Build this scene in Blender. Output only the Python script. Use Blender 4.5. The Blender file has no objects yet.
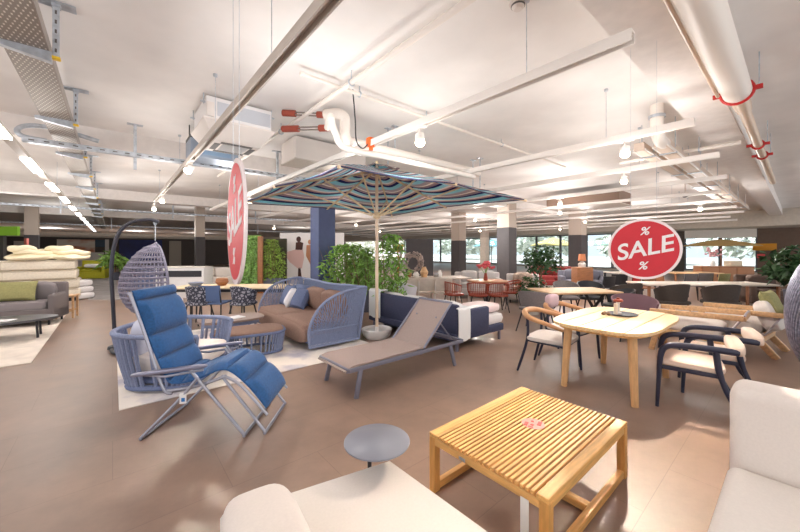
import bpy, bmesh, math, random
from math import sin, cos, pi, radians, atan2, sqrt
from mathutils import Vector, Matrix, Euler
random.seed(7)
SC = bpy.context.scene
COL = SC.collection
# camera model of the photograph: level camera, focal length 339 px at 800 px width
F, HC, CX, CY = 339.0, 1.55, 400.0, 250.0
A = radians(40.28)                      # heading of the building's long axis
def RM(u, v, z=0.0): return Vector((u*cos(A) - v*sin(A), u*sin(A) + v*cos(A), z))
def G(px, py, z=0.0):
    d = F*(HC - z)/(py - CY)
    return Vector(((px - CX)/F*d, d, z))
def AT(px, d, z=0.0): return Vector(((px - CX)/F*d, d, z))
def TOZ(py, d): return HC + (CY - py)*d/F
def face(dx, dy): return atan2(dy, dx) - pi/2      # rotation that turns local +Y to (dx,dy)
FU1, FU2, BU1, BU2 = A, A - pi/2, A + pi, A + pi/2  # local +Y to +u1, +u2, -u1, -u2

# ---------------------------------------------------------------- materials
def lin(c):
    c = c/255.0
    return c/12.92 if c <= 0.04045 else ((c + 0.055)/1.055)**2.4
def rgb(r, g, b): return (lin(r), lin(g), lin(b), 1.0)
MATS = {}
def mat(name, col, rough=0.6, metal=0.0, var=0.0, scale=8.0, bump=0.0, bscale=200.0, spec=0.5, stretch=None, sheen=0.0):
    m = bpy.data.materials.new(name); m.use_nodes = True
    nt = m.node_tree; b = nt.nodes['Principled BSDF']
    b.inputs['Base Color'].default_value = rgb(*col)
    b.inputs['Roughness'].default_value = rough; b.inputs['Metallic'].default_value = metal
    b.inputs['Specular IOR Level'].default_value = spec
    if sheen: b.inputs['Sheen Weight'].default_value = sheen
    if var or bump:
        tc = nt.nodes.new('ShaderNodeTexCoord'); mp = nt.nodes.new('ShaderNodeMapping')
        nt.links.new(tc.outputs['Object'], mp.inputs['Vector'])
        if stretch: mp.inputs['Scale'].default_value = stretch
    if var:
        n = nt.nodes.new('ShaderNodeTexNoise'); n.inputs['Scale'].default_value = scale; n.inputs['Detail'].default_value = 5
        nt.links.new(mp.outputs['Vector'], n.inputs['Vector'])
        r = nt.nodes.new('ShaderNodeValToRGB')
        c0 = [max(0, x*(1 - var)) for x in col]; c1 = [min(255, x*(1 + var)) for x in col]
        r.color_ramp.elements[0].color = rgb(*c0); r.color_ramp.elements[1].color = rgb(*c1)
        r.color_ramp.elements[0].position = .3; r.color_ramp.elements[1].position = .7
        nt.links.new(n.outputs['Fac'], r.inputs['Fac']); nt.links.new(r.outputs['Color'], b.inputs['Base Color'])
    if bump:
        n2 = nt.nodes.new('ShaderNodeTexNoise'); n2.inputs['Scale'].default_value = bscale; n2.inputs['Detail'].default_value = 3
        nt.links.new(mp.outputs['Vector'], n2.inputs['Vector'])
        bp = nt.nodes.new('ShaderNodeBump'); bp.inputs['Strength'].default_value = bump; bp.inputs['Distance'].default_value = .01
        nt.links.new(n2.outputs['Fac'], bp.inputs['Height']); nt.links.new(bp.outputs['Normal'], b.inputs['Normal'])
    MATS[name] = m
    return m
def emit(name, col, strength):
    m = bpy.data.materials.new(name); m.use_nodes = True; nt = m.node_tree
    nt.nodes.remove(nt.nodes['Principled BSDF'])
    e = nt.nodes.new('ShaderNodeEmission'); e.inputs['Color'].default_value = rgb(*col); e.inputs['Strength'].default_value = strength
    nt.links.new(e.outputs[0], nt.nodes['Material Output'].inputs['Surface'])
    MATS[name] = m
    return m
def glassmat(name, col, alpha=0.25, rough=0.05):
    m = bpy.data.materials.new(name); m.use_nodes = True; nt = m.node_tree
    nt.nodes.remove(nt.nodes['Principled BSDF'])
    t = nt.nodes.new('ShaderNodeBsdfTransparent'); t.inputs['Color'].default_value = rgb(*col)
    g = nt.nodes.new('ShaderNodeBsdfGlossy'); g.inputs['Roughness'].default_value = rough
    mx = nt.nodes.new('ShaderNodeMixShader'); mx.inputs[0].default_value = alpha
    nt.links.new(t.outputs[0], mx.inputs[1]); nt.links.new(g.outputs[0], mx.inputs[2])
    nt.links.new(mx.outputs[0], nt.nodes['Material Output'].inputs['Surface'])
    return m

# ---------------------------------------------------------------- mesh builder
def catmull(P, k=6, closed=False):
    P = [Vector(p) for p in P]; n = len(P); out = []
    for i in range(n if closed else n - 1):
        if closed: a, b, c, d = P[(i-1) % n], P[i], P[(i+1) % n], P[(i+2) % n]
        else: a, b, c, d = P[max(i-1, 0)], P[i], P[i+1], P[min(i+2, n-1)]
        for j in range(k):
            t = j/k
            out.append(.5*((2*b) + (c - a)*t + (2*a - 5*b + 4*c - d)*t*t + (3*b - a - 3*c + d)*t**3))
    if not closed: out.append(P[-1])
    return out
def sp(x, e): return (abs(x)**e)*(1 if x >= 0 else -1)
def rotm(r):
    if r is None: return Matrix.Identity(3)
    if isinstance(r, (int, float)): return Matrix.Rotation(r, 3, 'Z')
    if isinstance(r, Matrix): return r.to_3x3()
    return Euler(r).to_matrix()
class MB:
    def __init__(s): s.bm = bmesh.new()
    def add(s, t):
        me = bpy.data.meshes.new('t'); t.to_mesh(me); t.free(); s.bm.from_mesh(me); bpy.data.meshes.remove(me); return s
    def box(s, c, size, rot=None, bev=0.0, seg=2):
        t = bmesh.new(); bmesh.ops.create_cube(t, size=1)
        bmesh.ops.scale(t, vec=size, verts=t.verts)
        if bev: bmesh.ops.bevel(t, geom=t.edges[:], offset=min(bev, min(size)*.49), segments=seg, profile=.5, affect='EDGES')
        M = rotm(rot).to_4x4(); M.translation = Vector(c); bmesh.ops.transform(t, matrix=M, verts=t.verts)
        return s.add(t)
    def bar(s, p, q, w, h, up=(0, 0, 1), bev=0.0):     # rectangular bar from p to q
        p, q = Vector(p), Vector(q); y = (q - p).normalized(); u = Vector(up)
        if abs(y.dot(u)) > .98: u = Vector((0, 1, 0))
        x = y.cross(u).normalized(); z = x.cross(y)
        M = Matrix((x, y, z)).transposed()
        return s.box((p + q)/2, (w, (q - p).length, h), M, bev)
    def tube(s, pts, r, n=8, closed=False):
        P = [Vector(p) for p in pts]; m = len(P)
        R = r if isinstance(r, (list, tuple)) else [r]*m
        T = []
        for i in range(m):
            a = P[(i-1) % m] if closed else P[max(i-1, 0)]; b = P[(i+1) % m] if closed else P[min(i+1, m-1)]
            v = b - a; T.append(v.normalized() if v.length > 1e-9 else Vector((0, 0, 1)))
        u = T[0].cross(Vector((0, 0, 1)))
        if u.length < .05: u = T[0].cross(Vector((0, 1, 0)))
        u.normalize(); rings = []; bm = s.bm
        for i in range(m):
            u = u - T[i]*u.dot(T[i])
            if u.length < 1e-6: u = T[i].orthogonal()
            u.normalize(); w = T[i].cross(u)
            rings.append([bm.verts.new(P[i] + (u*cos(2*pi*k/n) + w*sin(2*pi*k/n))*R[i]) for k in range(n)])
        for i in range(m if closed else m-1):
            a, b = rings[i], rings[(i+1) % m]
            for k in range(n): bm.faces.new((a[k], a[(k+1) % n], b[(k+1) % n], b[k]))
        if not closed:
            bm.faces.new(rings[0][::-1]); bm.faces.new(rings[-1])
        return s
    def cyl(s, p, q, r, n=16, r2=None): return s.tube([p, q], [r, r if r2 is None else r2], n)
    def lathe(s, prof, n=24, c=(0, 0, 0), M=None):
        bm = s.bm; c = Vector(c); rings = []; R = rotm(M)
        for (r, z) in prof:
            r = max(r, 1e-4)
            rings.append([bm.verts.new(R @ Vector((r*cos(2*pi*k/n), r*sin(2*pi*k/n), z)) + c) for k in range(n)])
        for a, b in zip(rings, rings[1:]):
            for k in range(n): bm.faces.new((a[k], a[(k+1) % n], b[(k+1) % n], b[k]))
        bm.faces.new(rings[0][::-1]); bm.faces.new(rings[-1])
        return s
    def prism(s, pts, z0, z1, M=None, c=(0, 0, 0), bev=0.0):
        t = bmesh.new()
        lo = [t.verts.new((p[0], p[1], z0)) for p in pts]; hi = [t.verts.new((p[0], p[1], z1)) for p in pts]
        n = len(pts)
        t.faces.new(lo[::-1]); top = t.faces.new(hi)
        for i in range(n): t.faces.new((lo[i], lo[(i+1) % n], hi[(i+1) % n], hi[i]))
        if bev: bmesh.ops.bevel(t, geom=[e for e in t.edges if abs(e.verts[0].co.z - e.verts[1].co.z) < 1e-6], offset=bev, segments=2, profile=.5, affect='EDGES')
        X = rotm(M).to_4x4(); X.translation = Vector(c); bmesh.ops.transform(t, matrix=X, verts=t.verts)
        bmesh.ops.recalc_face_normals(t, faces=t.faces)
        return s.add(t)
    def puff(s, c, size, rot=None, e1=.45, e2=.35, nu=28, nv=12):   # soft rounded cushion
        R = rotm(rot); c = Vector(c); a, b, h = [x/2 for x in size]; bm = s.bm; rings = []
        for j in range(nv+1):
            v = -pi/2 + pi*j/nv; cv = max(abs(cos(v)), 1e-3)**e1; sv = sp(sin(v), e1)
            rings.append([bm.verts.new(R @ Vector((a*cv*sp(cos(2*pi*k/nu), e2), b*cv*sp(sin(2*pi*k/nu), e2), h*sv)) + c) for k in range(nu)])
        for p, q in zip(rings, rings[1:]):
            for k in range(nu): bm.faces.new((p[k], p[(k+1) % nu], q[(k+1) % nu], q[k]))
        bm.faces.new(rings[0][::-1]); bm.faces.new(rings[-1])
        return s
    def pillow(s, c, w, h, t, rot=None, n=10):          # throw pillow lying in its local XY plane
        R = rotm(rot); c = Vector(c); bm = s.bm; G2 = []
        for sg in (1, -1):
            g = []
            for i in range(n+1):
                row = []
                for j in range(n+1):
                    u = -1 + 2*i/n; v = -1 + 2*j/n
                    k = ((1 - u**4)*(1 - v**4))**.5
                    pin = 1 - .07*(1 - (abs(u)**3)*(abs(v)**3))*(max(abs(u), abs(v))**4)
                    row.append(bm.verts.new(R @ Vector((u*w/2*pin, v*h/2*pin, sg*(t/2*k + .004))) + c))
                g.append(row)
            G2.append(g)
        for q, g in enumerate(G2):
            for i in range(n):
                for j in range(n):
                    f = (g[i][j], g[i+1][j], g[i+1][j+1], g[i][j+1]); bm.faces.new(f if q == 0 else f[::-1])
        a, b = G2
        rim = [(i, 0) for i in range(n)] + [(n, j) for j in range(n)] + [(n-i, n) for i in range(n)] + [(0, n-j) for j in range(n)]
        for (i, j), (k, l) in zip(rim, rim[1:] + rim[:1]): bm.faces.new((b[i][j], b[k][l], a[k][l], a[i][j]))
        return s
    def sheet(s, fn, nu, nv, th=0.0, closed=False):       # surface fn(u,v) u,v in 0..1 with thickness
        t = bmesh.new(); g = []
        for i in range(nu if closed else nu+1): g.append([t.verts.new(fn(i/nu, j/nv)) for j in range(nv+1)])
        m = len(g)
        for i in range(nu):
            for j in range(nv): t.faces.new((g[i][j], g[(i+1) % m][j], g[(i+1) % m][j+1], g[i][j+1]))
        bmesh.ops.remove_doubles(t, verts=t.verts, dist=1e-5)
        if th: bmesh.ops.solidify(t, geom=t.faces[:], thickness=th)
        bmesh.ops.recalc_face_normals(t, faces=t.faces)
        return s.add(t)
    def leaves(s, pts, size, asp=.4, droop=.3, rnd=random):
        bm = s.bm
        for p in pts:
            p = Vector(p); a = rnd.uniform(0, 2*pi); e = rnd.uniform(-.9, .5) - droop
            L = size*rnd.uniform(.7, 1.3); d = Vector((cos(a)*cos(e), sin(a)*cos(e), sin(e)))
            w = d.cross(Vector((0, 0, 1)))
            if w.length < .1: w = Vector((1, 0, 0))
            w = (Matrix.Rotation(rnd.uniform(-.8, .8), 3, d) @ w.normalized())*L*asp*.5
            nrm = d.cross(w).normalized()*L*.08
            v = [bm.verts.new(x) for x in (p, p + d*L*.35 + w + nrm, p + d*L, p + d*L*.35 - w + nrm, p + d*L*.4 - nrm)]
            bm.faces.new((v[0], v[4], v[1])); bm.faces.new((v[4], v[2], v[1])); bm.faces.new((v[0], v[3], v[4])); bm.faces.new((v[4], v[3], v[2]))
        return s
    def build(s, name, m, parent=None, smooth=True, loc=None, rotz=0.0):
        me = bpy.data.meshes.new(name); s.bm.to_mesh(me); s.bm.free()
        if smooth:
            me.polygons.foreach_set('use_smooth', [True]*len(me.polygons)); me.set_sharp_from_angle(angle=radians(38))
        me.materials.append(m)
        o = bpy.data.objects.new(name, me); COL.objects.link(o)
        if parent: o.parent = parent
        if loc is not None: o.location = loc
        if rotz: o.rotation_euler = (0, 0, rotz)
        return o
def multi(name, pieces, parent=None, smooth=False):     # one mesh with several materials: [(MB, material), ...]
    b = MB()
    for i, (m, _) in enumerate(pieces):
        for f in m.bm.faces: f.material_index = i
        b.add(m.bm)
    o = b.build(name, pieces[0][1], parent, smooth)
    for _, m in pieces[1:]: o.data.materials.append(m)
    return o
def tag(o, label=None, cat=None, group=None, kind=None):
    if label: o['label'] = label
    if cat: o['category'] = cat
    if group: o['group'] = group
    if kind: o['kind'] = kind
    return o
def thing(name, label, cat, loc=(0, 0, 0), rotz=0.0, group=None):
    o = bpy.data.objects.new(name, None); COL.objects.link(o); o.empty_display_size = .1
    o.location = loc; o.rotation_euler = (0, 0, rotz)
    return tag(o, label, cat, group)
def struct(name, mb, m, parent=None, smooth=False):
    o = mb.build(name, m, parent, smooth)
    if parent is None: o['kind'] = 'structure'
    return o
def dup(root, loc, rotz, label=None, group=None, scale=None):
    r = root.copy(); COL.objects.link(r); r.location = loc; r.rotation_euler = (0, 0, rotz)
    if label: r['label'] = label
    if group: r['group'] = group
    if scale: r.scale = scale
    for ch in list(root.children):
        c = ch.copy(); COL.objects.link(c); c.parent = r
        for g in list(ch.children):
            d = g.copy(); COL.objects.link(d); d.parent = c
    return r
def textmesh(body, size, M, shear=0.0, off=0.0, ext=.001):   # lettering as a mesh in its own plane
    cu = bpy.data.curves.new('t', 'FONT'); cu.body = body; cu.size = size; cu.align_x = 'CENTER'; cu.align_y = 'CENTER'
    cu.shear = shear; cu.offset = off; cu.extrude = ext
    o = bpy.data.objects.new('t', cu); COL.objects.link(o)
    dg = bpy.context.evaluated_depsgraph_get(); me = bpy.data.meshes.new_from_object(o.evaluated_get(dg))
    COL.objects.unlink(o); bpy.data.objects.remove(o); me.transform(M)
    b = MB(); b.bm.from_mesh(me); bpy.data.meshes.remove(me)
    return b

# palette
WHITE = mat('white_paint', (224, 216, 210), .55, var=.02, scale=2)
CREAM = mat('cream_fabric', (224, 215, 208), .9, var=.012, scale=90, bump=.12, bscale=700, sheen=.1)
CREAMY = mat('ivory_fabric', (226, 219, 212), .9, var=.012, scale=90, bump=.12, bscale=700)
BLUE = mat('blue_fabric', (34, 88, 144), .8, var=.10, scale=60, bump=.3, bscale=500, sheen=.2)
ROPE = mat('blue_grey_rope', (132, 142, 172), .75, var=.08, scale=90)
ROPED = mat('slate_rope', (104, 116, 150), .75, var=.08, scale=90)
SLATE = mat('slate_fabric', (96, 108, 142), .85, var=.06, scale=50, bump=.2)
BROWN = mat('taupe_fabric', (150, 120, 106), .9, var=.05, scale=40, bump=.25)
TAUPE = mat('taupe_mesh_fabric', (158, 140, 134), .7, var=.05, scale=120, bump=.2, bscale=700)
NAVY = mat('navy_fabric', (62, 66, 92), .85, var=.06, scale=50, bump=.2)
NAVYM = mat('navy_lacquer', (36, 40, 62), .4, var=.05)
GREYM = mat('grey_metal', (140, 140, 160), .35, metal=.6)
STEEL = mat('galvanised_steel', (190, 196, 204), .4, metal=.55, var=.1, scale=14)
TRAYM = mat('tray_metal', (160, 152, 146), .5, metal=.5, var=.05, scale=8)
BLACKM = mat('black_metal', (38, 38, 44), .45)
TEAK = mat('teak_wood', (222, 172, 104), .5, var=.10, scale=3, stretch=(1.5, 14, 14))
TEAKY = mat('teak_wood_across', (216, 168, 104), .5, var=.10, scale=3, stretch=(14, 1.5, 14))
OAK = mat('oak_wood', (208, 166, 122), .5, var=.08, scale=3, stretch=(1.5, 12, 12))
WALNUT = mat('brown_wood', (150, 98, 62), .5, var=.10, scale=3, stretch=(2, 12, 12))
ASH = mat('pale_wood', (232, 208, 170), .5, var=.05, scale=3, stretch=(2, 12, 12))
LEAF = mat('leaf_green', (112, 148, 66), .6, var=.35, scale=9)
LEAFD = mat('leaf_dark_green', (44, 74, 38), .6, var=.3, scale=9)
LEAFY = mat('leaf_yellow_green', (124, 152, 62), .6, var=.3, scale=9)
BARK = mat('bark', (120, 96, 72), .9, var=.15, scale=20)
SOIL = mat('soil', (62, 50, 42), 1.0, var=.2, scale=30)
RED = mat('sale_red', (206, 40, 54), .5, var=.02)
REDM = mat('red_metal', (190, 40, 38), .45)
ORANGE = mat('orange_plastic', (232, 104, 34), .5)
RUST = mat('terracotta_lacquer', (150, 62, 40), .5, var=.06)
CHAR = mat('charcoal_fabric', (66, 57, 52), .85, var=.06, scale=40, bump=.2)
DKBROWN = mat('dark_brown_fabric', (88, 68, 58), .8, var=.06, scale=40, bump=.2)
GREYF = mat('grey_fabric', (118, 112, 112), .9, var=.06, scale=40, bump=.2)
OLIVE = mat('olive_fabric', (150, 146, 98), .9, var=.05, scale=40, bump=.25)
LIME = mat('lime_fabric', (176, 172, 40), .85, var=.05, scale=30)
CHROME = mat('bright_metal', (200, 200, 204), .25, metal=.8)
YELLOW = mat('yellow_plastic', (236, 196, 40), .5)
CERAM = mat('white_ceramic', (236, 232, 228), .3)
PINK = mat('pink_petals', (214, 96, 104), .7, var=.15, scale=30)
PAPER = mat('paper_white', (240, 240, 240), .7)
BULB = emit('lamp_glow', (255, 232, 196), 22)
LEDM = emit('led_glow', (255, 250, 240), 14)
# ================================================================ the setting
def floor_mat():
    m = mat('brown_floor_tiles', (142, 118, 104), .38, var=.0)
    nt = m.node_tree; b = nt.nodes['Principled BSDF']
    tc = nt.nodes.new('ShaderNodeTexCoord'); mp = nt.nodes.new('ShaderNodeMapping'); mp.inputs['Rotation'].default_value = (0, 0, -A)
    nt.links.new(tc.outputs['Object'], mp.inputs['Vector'])
    br = nt.nodes.new('ShaderNodeTexBrick'); br.offset = 0.5; br.inputs['Scale'].default_value = 1.0
    br.inputs['Brick Width'].default_value = 1.2; br.inputs['Row Height'].default_value = .6; br.inputs['Mortar Size'].default_value = .002
    br.inputs['Color1'].default_value = rgb(143, 119, 105); br.inputs['Color2'].default_value = rgb(140, 116, 102); br.inputs['Mortar'].default_value = rgb(124, 103, 91)
    nt.links.new(mp.outputs['Vector'], br.inputs['Vector'])
    n = nt.nodes.new('ShaderNodeTexNoise'); n.inputs['Scale'].default_value = 2.2; n.inputs['Detail'].default_value = 9; n.inputs['Roughness'].default_value = .65
    nt.links.new(mp.outputs['Vector'], n.inputs['Vector'])
    r = nt.nodes.new('ShaderNodeValToRGB'); r.color_ramp.elements[0].color = (.78, .78, .78, 1); r.color_ramp.elements[1].color = (1.16, 1.14, 1.12, 1)
    r.color_ramp.elements[0].position = .3; r.color_ramp.elements[1].position = .7
    nt.links.new(n.outputs['Fac'], r.inputs['Fac'])
    mx = nt.nodes.new('ShaderNodeMix'); mx.data_type = 'RGBA'; mx.blend_type = 'MULTIPLY'; mx.inputs['Factor'].default_value = 1
    nt.links.new(br.outputs['Color'], mx.inputs['A']); nt.links.new(r.outputs['Color'], mx.inputs['B'])
    nt.links.new(mx.outputs['Result'], b.inputs['Base Color'])
    mr = nt.nodes.new('ShaderNodeMapRange'); mr.inputs['To Min'].default_value = .3; mr.inputs['To Max'].default_value = .5
    nt.links.new(n.outputs['Fac'], mr.inputs['Value']); nt.links.new(mr.outputs['Result'], b.inputs['Roughness'])
    return m
FLOOR = floor_mat()
CEILM = mat('ceiling_paint', (236, 232, 229), .85, var=.025, scale=1.5, bump=.1, bscale=60)
WALLD = mat('dark_wall_paint', (84, 76, 72), .8, var=.03)
WALLB = mat('beige_wall_paint', (206, 196, 184), .8, var=.03)
COLD = mat('charcoal_column_paint', (70, 66, 68), .7, var=.03)
COLH = mat('column_head_paint', (184, 170, 158), .8)
COLB = mat('blue_column_paint', (66, 78, 116), .55, var=.03)
ZC = 3.75
U_F, V_L = 30.0, 40.0        # facade (right/back) and left back wall
b = MB()
b.prism([RM(-9, -4)[:2], RM(U_F+.3, -4)[:2], RM(U_F+.3, 58)[:2], RM(-9, 58)[:2]], -.12, 0)
struct('floor', b, FLOOR)
b = MB(); b.prism([RM(-9, -4)[:2], RM(U_F, -4)[:2], RM(U_F, 58)[:2], RM(-9, 58)[:2]], ZC, ZC+.2)
struct('ceiling', b, CEILM)
# carpet aisle at the back left
CARPET = mat('grey_carpet', (148, 142, 140), .95, var=.08, scale=3, bump=.2)
b = MB(); q = [G(64, 299), G(116, 299), G(116, 268.5), G(70, 268.5)]
# end walls
b = MB(); b.prism([RM(-9, 57.8)[:2], RM(U_F, 57.8)[:2], RM(U_F, 58)[:2], RM(-9, 58)[:2]], 0, ZC); struct('wall_back', b, WALLB)
def ubox(mb, u0, u1, v0, v1, z0, z1):
    c = RM((u0+u1)/2, (v0+v1)/2, (z0+z1)/2); mb.box(c, (abs(u1-u0), abs(v1-v0), z1-z0), A); return mb
b = MB(); ubox(b, -9, 13, V_L, V_L+.25, 0, 2.62); struct('wall_left', b, WALLD)
b = MB(); ubox(b, -9, 13, V_L-.4, V_L+.4, 2.62, 2.8); struct('trim_1', b, WALLB)
# facade: sill wall + lintel + piers, panes as windows
SILL, LINT = .08, 2.86
def v_at(px):                      # v on the facade plane for an image column
    tx = (px - CX)/F; d = U_F/(tx*cos(A) + sin(A)); p = Vector((tx*d, d, 0))
    return -p.x*sin(A) + p.y*cos(A)
V_NEAR, V_FAR = v_at(830), v_at(404)
b = MB(); ubox(b, U_F-3.0, U_F+.3, -4, 58, LINT, ZC); struct('wall_right_lintel', b, WALLB)
b = MB(); ubox(b, U_F, U_F+.3, v_at(757.5), v_at(684), 0, SILL+.1)
ubox(b, U_F, U_F+.3, v_at(684), 50, 0, SILL); struct('wall_right_sill', b, WALLB)
WALLP = mat('brown_wall_paint', (112, 92, 80), .8, var=.03)
b = MB(); ubox(b, U_F, U_F+.3, -4, v_at(757.5), 0, LINT); struct('wall_right', b, WALLP)
b = MB(); ubox(b, U_F, U_F+.3, v_at(684), v_at(668), 0, LINT); struct('wall_right_pier', b, WALLD)
b = MB(); ubox(b, U_F, U_F+.3, 50, 58, 0, LINT); struct('wall_right_end', b, WALLD)
FRAME = mat('window_frame_metal', (92, 94, 100), .5)
PANE = glassmat('window_glass', (238, 246, 250), .06)
wins = [(757.5, 720), (720, 684)] + [(668, 640), (640, 612), (612, 586), (586, 560), (560, 536), (536, 512), (512, 488), (488, 464), (464, 440), (440, 418), (418, 404)]
for i, (p0, p1) in enumerate(wins):
    va, vb = v_at(p0), v_at(p1); z0 = SILL + (.1 if i < 2 else 0)
    f = MB(); w = .09
    for (a0, a1, c0, c1) in ((va, vb, z0, z0+w), (va, vb, LINT-w, LINT), (va, va+w, z0+w, LINT-w), (vb-w, vb, z0+w, LINT-w)):
        ubox(f, U_F+.05, U_F+.17, a0, a1, c0, c1)
    fr = struct('window_%d' % (i+1), f, FRAME)
    g = MB(); ubox(g, U_F+.10, U_F+.115, va+w, vb-w, z0+w, LINT-w); g.build('pane', PANE, fr, False)
# outside: paved terrace and hedge
b = MB(); ubox(b, U_F+.3, U_F+60, -30, 110, -.3, -.05); struct('terrace_ground', b, mat('terrace_paving', (206, 202, 196), .9, var=.05))
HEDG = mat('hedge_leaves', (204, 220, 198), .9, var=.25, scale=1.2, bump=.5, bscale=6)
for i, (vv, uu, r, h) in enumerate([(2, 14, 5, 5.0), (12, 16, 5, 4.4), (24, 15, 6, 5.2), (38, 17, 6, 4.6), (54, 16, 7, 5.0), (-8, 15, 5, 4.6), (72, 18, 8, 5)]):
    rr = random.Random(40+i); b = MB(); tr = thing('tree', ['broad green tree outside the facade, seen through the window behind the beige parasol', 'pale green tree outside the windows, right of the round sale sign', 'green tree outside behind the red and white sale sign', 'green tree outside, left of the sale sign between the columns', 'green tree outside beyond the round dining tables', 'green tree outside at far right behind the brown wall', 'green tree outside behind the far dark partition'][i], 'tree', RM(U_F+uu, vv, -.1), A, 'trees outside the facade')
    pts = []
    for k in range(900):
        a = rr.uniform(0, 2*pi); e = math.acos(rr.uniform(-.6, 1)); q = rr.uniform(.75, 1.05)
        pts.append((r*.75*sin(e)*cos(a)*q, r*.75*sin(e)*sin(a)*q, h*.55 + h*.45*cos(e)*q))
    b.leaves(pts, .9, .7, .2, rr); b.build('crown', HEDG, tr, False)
    b = MB(); b.tube([(0, 0, 0), (.1, 0, h*.4), (0, .1, h*.75)], [.22, .16, .08]); b.build('trunk', BARK, tr)
b = MB(); ubox(b, -9.2, -9, 16, 58, 0, ZC); struct('wall_far_left', b, WALLB)
# columns: dark to about 2.5 m, pale above
def column(px0, px1, d, ztop, m, w=None):
    c = AT((px0+px1)/2, d); w = w or (px1-px0)/F*d/1.41
    b = MB(); b.box((c.x, c.y, ztop/2), (w, w, ztop), A, .01); o = struct('column', b, m)
    b = MB(); b.box((c.x, c.y, (ztop+ZC)/2), (w*.96, w*.96, ZC-ztop), A); b.build('column_head', COLH, o, False)
    return o
column(310, 335.5, 9.6, 2.75, COLB)
column(497, 516.5, 15.0, 2.53, COLD)
column(568.5, 586.5, 18.0, 2.34, COLD)
column(451, 466, 20.0, 2.1, COLD)
column(480, 489, 26.0, 2.5, WALLB)
column(194, 205.5, 17.0, 2.2, COLD)
column(25, 39, 17.0, 2.3, COLD)
# ceiling downstand beams running along the long axis
BEAMM = mat('beam_paint', (236, 230, 226), .85, var=.02)
for i, (v0, v1, z) in enumerate([(.60, 1.06, 3.40), (8.2, 8.7, 3.42), (16.2, 16.8, 3.4), (25, 25.6, 3.4), (-4, -3.5, 3.4)]):
    b = MB(); ubox(b, -9, U_F-3, v0, v1, z, ZC); struct('ceiling_beam', b, BEAMM)
# ================================================================ ceiling services
def UV(p): return (p.x*cos(A) + p.y*sin(A), -p.x*sin(A) + p.y*cos(A))
def on_u(u, px):                    # v on the line u = const for an image column
    t = (px - CX)/F; d = u/(t*cos(A) + sin(A)); return UV(Vector((t*d, d, 0)))[1]
def on_v(v, px):
    t = (px - CX)/F; d = v/(-t*sin(A) + cos(A)); return UV(Vector((t*d, d, 0)))[0]
ZT = 3.0
LAMPS = []
TRACKW = mat('track_white', (236, 230, 224), .4)
TRACKG = mat('track_grey', (196, 186, 176), .5)
def track(u, v0, v1, label, m=TRACKW, wires=(0.2, .5, .8), z=ZT):
    t = thing('light_track', label, 'light track', RM(u, v0, z), A, 'lighting tracks under the ceiling'); L = v1 - v0
    b = MB(); b.box((0, L/2, .072), (.08, L, .016)).box((-.033, L/2, .032), (.014, L, .07)).box((.033, L/2, .032), (.014, L, .07)); b.build('rail', m, t, False)
    b = MB(); b.box((0, L/2, .05), (.05, L-.02, .012)); b.build('conductor_strip', TRACKG, t, False)
    for w in wires:
        b = MB(); b.cyl((0, L*w, .07), (0, L*w, ZC - z - .012), .0035, 6); b.cyl((0, L*w, ZC-z-.03), (0, L*w, ZC-z), .025, 10); b.build('hanging_wire', STEEL, t)
    return t
def lamp(u, v, label, power=60, tilt=(0, 0), z=ZT, big=1.0, aim=None):
    t = thing('track_spotlight', label, 'spotlight', RM(u, v, z), A, 'spotlights on the lighting tracks')
    b = MB(); b.box((0, 0, -.012), (.05, .2, .03), None, .006); b.build('adapter', TRACKW, t)
    b = MB(); b.cyl((0, 0, -.02), (0, 0, -.075), .012, 8); b.build('stem', TRACKW, t)
    R = Euler((tilt[0], tilt[1], 0)).to_matrix(); h = MB()
    h.lathe([(.02, 0), (.05, -.008), (.056, -.03), (.056, -.085), (.046, -.087)], 18, (0, 0, -.07), R); h.build('lamp_head', TRACKW, t)
    g = MB(); g.lathe([(.002, -.165*1), (.03, -.16), (.05, -.142), (.058, -.118), (.052, -.095), (.046, -.087)], 18, (0, 0, -.07), R); g.build('bulb', BULB, t)
    if power: LAMPS.append((RM(u, v, z) + Matrix.Rotation(A, 3, 'Z') @ (R @ Vector((0, 0, -.2))) + Vector((0, 0, -.07)), power, aim))
    return t
tnames = ['nearest white track crossing the ceiling above the striped parasol', 'second white track from the camera, ending beside the duct pipes',
  'third white track from the camera, ending above the sale sign', 'fourth white track from the camera, above the sale sign', 'fifth white track back, above the seats by the facade',
  'sixth white track back, thin line under the right ceiling', 'seventh white track back near the facade', 'eighth white track back near the facade windows', 'ninth white track back, a thin far line', 'farthest white track, close to the facade windows']
TU = [2.76, 5.15, 7.22, 9.5, 11.75, 14.0, 16.3, 18.6, 21.0, 23.5]
TV0 = [.75, .79, .81, .95, 1.3, 1.3, 1.4, 1.4, 2, 2]
for i, u in enumerate(TU): track(u, TV0[i], 14 + i*2.2, tnames[i], wires=(.06, .3, .6, .9))
track(.98, .3, 12.6, 'grey track running from top centre down to the two glowing spotlights', TRACKG, wires=(.20, .36, .6, .9))
# luminous line at the left
lt = thing('led_light_line', 'long slim light line of bright segments beside the cable tray', 'light line', RM(-1.06, 3.0, ZT), A)
b = MB(); b.box((0, 17, .04), (.10, 34, .06)); b.build('profile', TRACKG, lt, False)
for k in range(12):
    b = MB(); b.box((0, 3.0 + k*2.6, .0), (.12, 1.3, .03)); b.build('light_segment', LEDM, lt, False)
for k in range(5):
    b = MB(); b.cyl((0, 2 + 7*k, .07), (0, 2 + 7*k, ZC-ZT), .004, 6); b.build('hanging_wire', STEEL, lt)
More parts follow.
